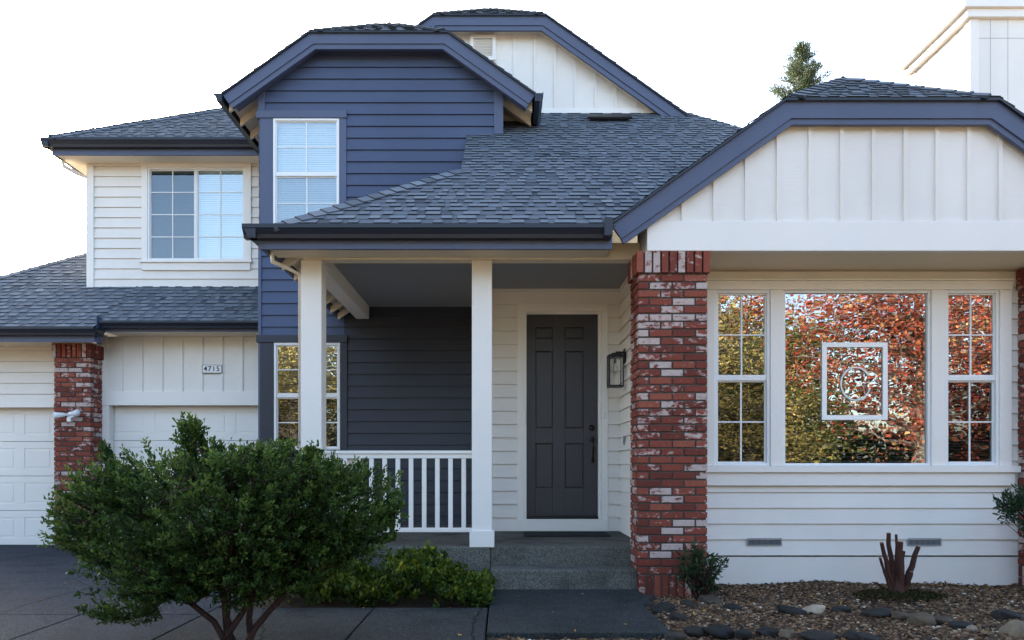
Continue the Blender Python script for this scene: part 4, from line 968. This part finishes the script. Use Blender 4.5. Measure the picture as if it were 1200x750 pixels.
# a few fallen leaves on the paving
pts = [(-1.9, 5.0), (-.6, 5.3), (-.3, 4.9), (.4, 5.6), (.9, 5.2), (.15, 6.3), (-1.4, 5.7), (-3.0, 5.4), (-4.2, 7.0), (.7, 6.4), (-.9, 4.8), (-2.6, 6.0), (-3.9, 6.1), (-.75, 5.75), (-.4, 5.8), (-.2, 5.6), (-1.1, 5.8), (-2.2, 5.3), (.5, 5.0), (1.0, 5.9)]
P = np.array([(x, y, .012) for x, y in pts]); o = leaves('fallen_leaves', P, rng.normal(size=(len(P), 3)) * np.array([1, 1, .1]), rng.uniform(.02, .035, len(P)), .55, rng.uniform(.8, 1, len(P)), litm)
setp(o, 'few dry leaves fallen on the walkway and driveway', 'fallen leaves', kind='stuff')

# ---- border rocks, one object each
import bmesh
def rock(px, py, w_px, h_px, tone, label):
    zb = -.03; s_ = (545 - py) / (zb - E) ; x, y = X(px, s_), D(s_); rw, rh = w_px / s_ / 2, h_px / s_ * .50
    bm = bmesh.new(); bmesh.ops.create_icosphere(bm, subdivisions=3, radius=1)
    o1, o2, o3 = random.uniform(0, 9), random.uniform(0, 9), random.uniform(0, 9)
    for v in bm.verts:
        c = v.co.copy(); k = 1 + .14 * math.sin(2.3 * c.x + o1) * math.cos(2.1 * c.y + o2) + .09 * math.sin(4.5 * c.z + 3 * c.x + o3) + .04 * math.sin(9 * c.y + o1)
        c *= k; q = 3.0; c = Vector([math.copysign(abs(a) ** .85, a) for a in c]); v.co = (c.x * rw * (1 + .10 * math.sin(5 * c.y + o2)), c.y * rw * .73 * (1 + .12 * math.sin(4 * c.x + o3)), c.z * rh * (1 + .18 * math.sin(3.1 * c.x + 2.2 * c.y + o1)))
    me = bpy.data.meshes.new('rock'); bm.to_mesh(me); bm.free(); me.polygons.foreach_set('use_smooth', [True] * len(me.polygons))
    a = me.attributes.new('tone', 'FLOAT', 'FACE'); a.data.foreach_set('value', [tone] * len(me.polygons)); me.materials.append(rockm)
    o = bpy.data.objects.new('rock', me); COL.objects.link(o); o.location = (x, y, zb + rh * .15); o.rotation_euler = (random.uniform(-.1, .1), random.uniform(-.15, .15), random.uniform(-.6, .6))
    setp(o, label, 'rock', 'rocks edging the gravel bed')
for r in [(953, 716, 26, 12, .98, 'pale cream rock behind the middle of the gravel bed edge'),
          (928, 717, 30, 11, .12, 'dark slate rock touching the pale cream rock on its left'),
          (1080, 729, 30, 18, .62, 'round tan rock in front and right of the cut stump'),
          (1104, 728, 26, 11, .50, 'low brown rock touching the round tan rock on its right'),
          (1126, 735, 30, 12, .12, 'dark flat rock between the low brown rock and the small pinkish one'),
          (1139, 738, 14, 8, .85, 'small pale pinkish rock near the right end of the front row'),
          (1192, 745, 34, 26, .80, 'big pale blocky rock in the bottom right corner'),
          (1058, 723, 28, 10, .55, 'flat tan rock just in front of the stump'),
          (1026, 720, 32, 11, .20, 'grey flat rock in front and left of the stump'),
          (832, 706, 28, 14, .42, 'mottled brown rock in front of the small bush'),
          (805, 711, 22, 12, .22, 'small grey rock just left of the mottled brown rock'),
          (777, 716, 30, 14, .12, 'dark rock at the corner of the walkway by the pillar'),
          (857, 715, 24, 12, .10, 'black rock right of the mottled brown rock'),
          (795, 724, 22, 9, .15, 'low dark rock between the two rock rows near the walkway'),
          (842, 742, 34, 15, .05, 'wide dark brown rock in the front row near the walkway'),
          (872, 744, 22, 11, .08, 'small blue black rock right of the wide dark one'),
          (900, 742, 26, 11, .10, 'dark oval rock in the middle of the front row'),
          (922, 744, 22, 11, .70, 'ochre yellow rock in the front row'),
          (815, 741, 26, 12, .14, 'dull grey rock at the left end of the front row'),
          (790, 748, 28, 13, .30, 'light grey flat rock at the foot of the walkway corner'),
          (960, 747, 46, 12, .18, 'long mossy rock in the front row right of the ochre one'),
          (1010, 748, 36, 12, .14, 'dark low rock in the front row below the stump'),
          (1180, 722, 34, 12, .15, 'dark grey rock near the right edge behind the blocky one'),
          (758, 702, 20, 10, .20, 'little rock wedged between the pillar foot and walkway'),
          (985, 715, 22, 8, .20, 'small dark rock right of the pale cream rock')]: rock(*r)

# ================================================================== TREES
def tree(name, loc, h, crown_r, crown_z, nclump, per, leaf, mat, label, cat='tree', seed=0, group=None, bark=greybark, flat=.8, droop=.1, cover=1.0, tone_shift=0.0):
    global rng; keep_ = rng; rng = np.random.default_rng(seed + 100)
    o = empty(name, loc, label, cat, group); L_ = np.array(loc, float); m_ = MB()
    tp = bez(L_, L_ + np.array([rng.uniform(-.3, .3), rng.uniform(-.3, .3), h * .62]), (0, 0, 0), 8, .06); r0 = h * .022
    m_.tube(tp, list(np.linspace(r0 * 1.3, r0 * .4, 8)), 10)
    cl = []
    for _ in range(nclump):
        d = rng.normal(size=3); d /= np.linalg.norm(d); rr = rng.random() ** .45
        p = L_ + np.array([0, 0, crown_z]) + d * rr * np.array([crown_r, crown_r, (h - crown_z) if d[2] > 0 else min(crown_z * .82, (h - crown_z) * 1.2)]) * (1 + .15 * math.sin(5 * d[0] + 4 * d[2]))
        cl.append(p)
    cl = np.array(cl); tpn = np.array(tp[2:])
    for p in cl[::max(1, nclump // 60)]:
        a = tpn[np.argmin(np.abs(tpn[:, 2] - (p[2] - .35 * np.linalg.norm(p[:2] - L_[:2]))))]; m_.tube(bez(a, p, (0, 0, .25), 6, .05), list(np.linspace(r0 * .38, .012, 6)), 5, cap=False)
    m_.build('trunk', bark, o, smooth=True)
    cr = crown_r * .17; n = nclump * per; P = np.repeat(cl, per, 0) + rng.normal(size=(n, 3)) * np.array([cr, cr, cr * .6])
    Dr = rng.normal(size=(n, 3)) + np.array([0, 0, -droop]); tn = np.clip(np.repeat(rng.random(nclump), per) * .55 + rng.random(n) * .45 + tone_shift, 0, 1)
    leaves('crown', P, Dr, leaf * rng.uniform(.6, 1.3, n), .75, tn, mat, o); rng = keep_
    return o
gp = 'street trees facing the house, seen in the windows'
tree('maple_tree', (13.4, -8.8, -.1), 8.8, 3.9, 5.6, 165, 130, .10, redleaf, 'red leafed maple across the street mirrored at the right of the bay windows', seed=1)
tree('maple_tree', (9.0, -15.6, -.1), 10.8, 3.2, 7.6, 75, 120, .12, redleaf, 'taller red maple farther back mirrored at the top of the picture window', seed=2)
tree('ash_tree', (6.2, -10.5, -.1), 8.2, 2.9, 4.4, 150, 130, .10, yelleaf, 'yellow green ash mirrored in the narrow left bay window', seed=3)
tree('ash_tree', (9.6, -11.8, -.1), 6.2, 2.6, 3.2, 100, 120, .10, grnleaf, 'low olive tree mirrored in the lower middle of the picture window', seed=4)
tree('ash_tree', (-8.4, -10.2, -.1), 8.2, 3.2, 4.5, 150, 120, .11, yelleaf, 'yellow ash tree mirrored in the porch window', seed=5)
tree('maple_tree', (18.5, -12.5, -.1), 9.4, 3.4, 5.2, 120, 70, .16, redleaf, 'red maple farthest to the right along the street', seed=7)
tree('ash_tree', (-15.6, -13.0, -.1), 10.8, 2.8, 6.5, 110, 70, .16, grnleaf, 'tall olive green ash mirrored low in the upper sliding window', seed=8)

tree('ash_tree', (12.2, -17.5, -.1), 8.4, 3.6, 4.6, 120, 70, .18, grnleaf, 'dense olive green ash behind the maples mirrored in the picture window', seed=9)
tree('ash_tree', (3.4, -15.0, -.1), 9.6, 3.8, 5.2, 120, 70, .18, grnleaf, 'broad olive ash behind the yellow green ash opposite the front door', seed=10)
tree('ash_tree', (-11.5, -16.5, -.1), 7.6, 3.6, 4.4, 110, 70, .18, yelleaf, 'far yellow ash standing behind the two ashes opposite the garage', seed=11)
tree('ash_tree', (8.4, -9.4, -.1), 4.6, 1.9, 2.4, 80, 120, .09, yelleaf, 'low yellow young ash mirrored at the lower left of the picture window', seed=12)

n = 30000; P = np.stack([rng.uniform(-18, 24, n), -18.6 + rng.uniform(-.5, .5, n), 3.0 * rng.random(n) ** .7 - .1], 1); P[:, 2] *= 1 + .10 * np.sin(P[:, 0] * 1.7) + .06 * np.sin(P[:, 0] * 4.1)
hd = empty('hedge', (3, -18.6, -.1), 'long dark hedge added behind the street trees to darken the window reflections', 'hedge'); mb = MB()  # unseen hedge, added to block the bright lawn in reflections
for k in range(22): mb.tube([(-17.5 + k * 1.9, -18.6, -.1), (-17.4 + k * 1.9, -18.55, 1.2), (-17.2 + k * 1.9, -18.6, 2.3)], [.05, .035, .01], 6)
leaves('foliage', P, rng.normal(size=(n, 3)), rng.uniform(.12, .26, n), .8, rng.random(n), hedgem, hd); mb.build('stems', greybark, hd)

# conifer far behind the roofs
def conifer(loc, h, label):
    o = empty('conifer_tree', loc, label, 'tree'); L_ = np.array(loc, float); m_ = MB(); m_.tube([loc, (loc[0], loc[1], loc[2] + h * .5), (loc[0] + .05, loc[1], loc[2] + h * .98)], [.22, .13, .015], 8)
    Pt = []; Dt = []; z = h * .30
    while z < h * .995:
        f = (1 - z / h); R_ = .10 + (f ** .80) * 5.2; nb = 9
        for k in range(nb):
            an = rng.uniform(0, 6.28); r1 = R_ * rng.uniform(.55, 1.12); d = np.array([math.cos(an), math.sin(an), .35 + .5 * (1 - f)]); b = L_ + np.array([0, 0, z]); e = b + d * r1 * np.array([1, 1, .55])
            m_.tube([tuple(b), tuple(e)], [.02, .006], 4, cap=False)
            nn = max(3, int(r1 / .10))
            for t in np.linspace(.25, 1, nn): Pt.append(b + (e - b) * t); Dt.append(d)
        z += .17 + .10 * rng.random()
    m_.build('trunk', greybark, o); Pt = np.array(Pt); Dt = np.array(Dt); per = 16
    P = np.repeat(Pt, per, 0) + rng.normal(size=(len(Pt) * per, 3)) * .075; Dr = np.repeat(Dt, per, 0) * .6 + rng.normal(size=(len(P), 3)) * .7 + np.array([0, 0, .3])
    leaves('crown', P, Dr, rng.uniform(.07, .16, len(P)), .22, np.clip(np.repeat(rng.random(len(Pt)), per) * .6 + rng.random(len(P)) * .4, 0, 1), coniferm, o)
conifer((11.7, 28.3, -.1), Z(55, 30) + .1, 'pointed conifer top showing above the roofs left of the chimney')
